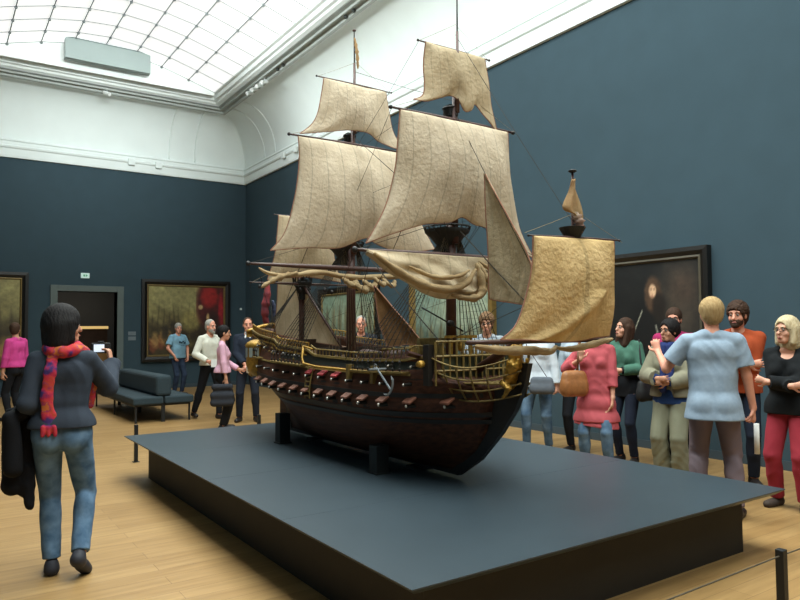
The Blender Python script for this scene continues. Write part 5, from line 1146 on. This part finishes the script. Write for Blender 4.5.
# 6. man in dark pullover
m6 = person('man in a navy pullover over a white collar standing behind the stern of the ship', 4.36, 10.95, 205, 1.74, 'm', head=(8, -3, 0), vox=.0095, wide=1.08, rh=((.05, .22, .98), (.6, -.5, 0), (-.7, .5, -.5), (0, -1, 0)), lh=((-.05, .23, .96), (-.6, -.5, 0), (.7, .5, -.5), (0, -1, 0)),
    rf=(.14, .0, .08), lf=(-.14, .02, .08), top=dict(mat=cloth('navy knit', (34, 40, 52)), g=.02, hem=.93, over=None), bot=dict(mat=cloth('navy trousers', (34, 38, 48)), g=.014), hair=dict(style='receding', mat=h_brown), skin=skin_c)
A = Sdf(); A.cap(m6['neck']+V3(0, -.0, .01), m6['neck']+V3(0, .01, .045), .062, .060); A.cap(m6['neck']+V3(-.03, .06, .0), m6['neck']+V3(-.04, .09, -.03), .016); A.cap(m6['neck']+V3(.03, .06, .0), m6['neck']+V3(.04, .09, -.03), .016)
childsolid('shirt_collar', A, .008, cloth('white collar', (222, 222, 220)), m6)
# 7. man behind the rigging
person('grey-haired man in a dark jacket seen through the rigging below the main yard', 5.2, 8.65, 212, 1.72, 'm', head=(0, -5, 0), vox=.009, rh=((.10, .25, 1.08), (.6, -.6, 0), (-.7, .5, 0), (0, -1, 0)), lh=((-.10, .25, 1.06), (-.6, -.6, 0), (.7, .5, 0), (0, -1, 0)),
    top=dict(mat=cloth('pale grey shirt', (176, 178, 176)), g=.012, hem=.95, over=dict(mat=cloth('dark suit jacket', (40, 44, 52)), g=.012, hem=.82, open=True)), bot=dict(mat=trous_k), hair=dict(style='receding', mat=h_grey), skin=skin_c)
# 8. youth between foremast and spritsail
person('light-haired youth in a pale patterned top seen between the staysail and the bow', 5.58, 6.3, 236, 1.70, 'm', head=(10, -6, 0), vox=.0085, wide=.95, skin=skin_b,
    rh=((.18, .22, 1.1), (.6, -.6, 0), (-.4, .8, 0), (-1, 0, 0)), top=dict(mat=cloth('pale patterned cotton', (176, 182, 184), rgb2=(96, 110, 124), scale=24), g=.018, sleeve='short', hem=.9), bot=dict(mat=denim_d), hair=dict(style='curly', mat=h_lb))
# 9. woman in white shirt with grey bag
w9 = person('woman in a white shirt and blue jeans with a grey bag slung across her', 6.15, 6.02, 238, 1.66, 'f', head=(5, -5, 0), vox=.0085, wide=1.1, rh=((.19, .20, 1.0), (.6, -.6, 0), (-.3, .8, -.2), (-1, 0, 0)), rf=(.15, .03, .08), lf=(-.12, -.05, .08),
    top=dict(mat=cloth('white linen shirt', (206, 212, 218)), g=.024, loose=.01, hem=.84, flare=.02), bot=dict(mat=denim, g=.012), hair=dict(style='bob', mat=h_lb))
c = w9['world'](V3(-.10, .235, .87)); S9 = lambda *a: w9['world'](V3(*a))
handbag('shoulder_bag', 'grey shoulder bag worn in front by the woman in the white shirt beside the bow', c, (.22, .09, .19), cloth('grey bag leather', (96, 102, 110)), strap=[S9(-.18, .19, .94), S9(-.04, .20, 1.16), S9(.10, .15, 1.36), S9(.14, .04, 1.495), S9(.12, -.10, 1.44)], rz=-math.radians(238), sm=cloth('dark strap', (54, 40, 44)))
# 10. second person in pale top behind
person('person in a pale grey top and black trousers standing behind the woman in coral', 6.52, 5.72, 246, 1.64, 'f', head=(0, -4, 0), vox=.0085, top=dict(mat=cloth('pale grey jersey', (176, 188, 198)), g=.02, hem=.84, loose=.01), bot=dict(mat=trous_k, g=.01), hair=dict(style='long', mat=h_brown))
# 11. woman in coral tunic
w11 = person('woman in a coral V-neck tunic and blue jeans holding the strap of a brown handbag', 5.66, 4.72, 240, 1.60, 'f', head=(12, -4, 0), wide=1.14, rh=((.13, .19, 1.30), (.7, -.5, -.4), (-.2, .1, 1), (0, -1, 0)), lh=((-.20, .10, .84), (-.6, -.4, 0), (.1, .2, -1), (1, 0, 0)), hands=(1.2, .3),
    rf=(.13, .0, .08), lf=(-.14, .05, .08), top=dict(name='tunic', mat=cloth('coral jersey', (180, 84, 90)), g=.02, loose=.02, hem=.60, flare=.035, neck='v', cuff=.55, amp=.006), bot=dict(mat=denim, g=.012), hair=dict(style='bob', mat=h_red))
A = Sdf(); 
for i in range(10): q = i/9; A.cap(V3(-.12+.24*q, .02, .62), V3(-.12+.24*q, .03, .50+.06*math.sin(q*PI)), .115-.0*q, .125, k=.04)
A.plane(V3(0, 0, .55), (.12, 0, -1)); childsolid('tunic_skirt', A, .008, MATS['coral jersey'], w11, folds(.007, 26, 1, .1))
c = w11['world'](V3(.20, .21, 1.03)); S_ = lambda *a: w11['world'](V3(*a))
handbag('handbag', 'tan brown leather handbag hanging at the side of the woman in coral', c, (.20, .12, .24), mat('tan leather', (150, 96, 52), .5, .2, 18, bump=.2), strap=[S_(.17, .15, 1.14), S_(.15, .22, 1.30), S_(.16, .12, 1.46), S_(.17, -.02, 1.48), S_(.20, -.10, 1.34), S_(.21, .02, 1.14)], rz=-math.radians(200), sm=mat('dark tan leather', (104, 62, 36), .5, .2, 18))
# 12. woman in green
w12 = person('dark-haired woman in a green cardigan and black scarf looking up at the ship', 6.45, 4.95, 262, 1.62, 'f', head=(-24, 8, 6), lh=((-.06, .22, 1.12), (-.6, -.5, -.2), (.9, .3, .1), (0, -1, 0)), rh=((.10, .21, 1.08), (.6, -.5, -.2), (-.9, .3, .1), (0, -1, 0)),
    top=dict(mat=cloth('black jersey', (28, 30, 34)), g=.010, hem=.80, neck='crew', over=dict(name='cardigan', mat=cloth('green knit', (70, 108, 92)), g=.012, hem=1.06, open=True, cuff=.9)), bot=dict(mat=cloth('very dark jeans', (30, 36, 50)), g=.008), hair=dict(style='long', mat=h_brown, v=.012))
c = w12['world'](V3(-.27, .02, .88)); S_ = lambda *a: w12['world'](V3(*a))
handbag('shoulder_bag', 'black shoulder bag at the hip of the woman in the green cardigan', c, (.20, .10, .22), black_m, strap=[S_(-.25, -.06, .98), S_(-.23, -.08, 1.25), S_(-.17, -.02, 1.485), S_(-.24, .08, 1.25), S_(-.26, .08, .98)], rz=0)
# 13. man with glasses at the back
person('man with glasses and a magenta top standing behind the woman with the blue scarf', 6.74, 4.52, 244, 1.72, 'm', head=(0, -4, 0), vox=.008, glasses=True, top=dict(mat=cloth('magenta shirt', (160, 44, 92)), g=.02, hem=.9), bot=dict(mat=trous_k), hair=dict(style='short', mat=h_brown), skin=skin_c)
# 14. woman with glasses, khaki
w14 = person('woman with dark tied-back hair and glasses in khaki clothes and a blue scarf', 5.98, 4.06, 256, 1.585, 'f', head=(-24, 2, 0), glasses=True, wide=1.06, rh=((.06, .24, 1.12), (.6, -.5, -.2), (-.9, .3, 0), (0, -1, 0)), lh=((-.04, .22, 1.08), (-.6, -.5, -.2), (.9, .3, 0), (0, -1, 0)), skin=skin_b,
    top=dict(mat=cloth('blue knit top', (40, 66, 116)), g=.012, hem=.84, over=dict(name='jacket', mat=cloth('khaki jacket', (132, 128, 108)), g=.02, hem=.92, open=True, sleeve_loose=.02)), bot=dict(mat=cloth('khaki trousers', (126, 126, 106), scale=6), g=.02, loose=.02, flare=.07, end=.1, amp=.006), hair=dict(style='tied', mat=h_black))
A = Sdf(); ring = [w14['T'](.075*math.cos(a), .07*math.sin(a), 1.47) for a in np.linspace(0, 2*PI, 11)]
for i in range(10): A.cap(ring[i], ring[i+1], .034, k=.02)
A.cap(w14['T'](-.03, .10, 1.46), w14['T'](-.05, .16, 1.12), .035, .04, k=.02); A.cap(w14['T'](.03, .10, 1.46), w14['T'](.03, .16, 1.0), .035, .04, k=.02); childsolid('scarf', A, .008, cloth('navy blue scarf', (40, 52, 98)), w14, folds(.004, 50, 2, 1))
# 15. blond man with his back to us
w15 = person('blond man seen from behind in a pale blue T-shirt, his left arm raised in gesture', 5.15, 3.12, 58, 1.735, 'm', head=(12, 0, 0), wide=1.12, vox=.0065, crouch=.0, rh=((.30, .05, .80), (.4, -.5, 0), (0, .12, -1), (-1, .2, 0)), lh=((-.42, .24, 1.30), (-.4, -.3, -1), (-.25, .35, .85), (.2, .9, -.2)), hands=(.9, .45), belly=.02,
    rf=(.15, .0, .08), lf=(-.13, .02, .08), top=dict(mat=cloth('pale blue marl cotton', (146, 162, 178), rgb2=(138, 154, 170), scale=40), g=.02, sleeve='short', hem=.78, loose=.005, flare=.012, amp=.005, sleeve_loose=.018), bot=dict(mat=cloth('brown grey cotton trousers', (118, 104, 110), scale=8), g=.016, loose=.006, waist=.97, amp=.006), hair=dict(style='short', mat=h_blond, v=.019), skin=skin_c)
p = w15['world'](V3(.31, .13, .66)); t = item('leaflet', 'white rolled leaflet hanging from the right hand of the blond man', 'leaflet', p); MB().tube([(0, 0, -.16), (.0, .0, .08)], .02, 10).build('paper', MATS['white paper'], t, smooth=True)
# 16. bearded man
person('bearded young man in an orange sweater standing with folded arms', 6.42, 3.62, 240, 1.745, 'm', head=(-20, -2, 0), wide=1.08, rh=((-.07, .25, 1.16), (.6, -.5, -.3), (-1, .1, .1), (0, -1, 0)), lh=((.08, .22, 1.12), (-.6, -.5, -.3), (1, .1, 0), (0, -1, 0)),
    top=dict(mat=cloth('burnt orange knit', (166, 74, 42)), g=.02, hem=.88), bot=dict(mat=cloth('navy jeans', (32, 38, 52)), g=.012), hair=dict(style='curly', mat=h_brown), beard=h_brown, skin=skin_c)
# 17. woman in black with red trousers
person('ash-blond woman with glasses in a black sweater and red trousers, arms folded', 5.90, 2.90, 262, 1.585, 'f', head=(-20, 3, 0), wide=1.14, glasses=True, vox=.0065, rh=((-.09, .24, 1.13), (.6, -.5, -.3), (-1, .1, .15), (0, -1, 0)), lh=((.08, .27, 1.16), (-.6, -.4, -.3), (1, .0, .25), (0, -1, 0)),
    rf=(.14, -.02, .08), lf=(-.12, .05, .08), top=dict(name='sweater', mat=cloth('black sweater knit', (26, 28, 30)), g=.022, hem=.86, neck='scoop', loose=.01), bot=dict(mat=cloth('red cotton trousers', (154, 50, 62), scale=8), g=.014, loose=.01, amp=.005), hair=dict(style='page', mat=h_ash, v=.022), shoe=mat('brown suede shoe', (62, 50, 42), .8))
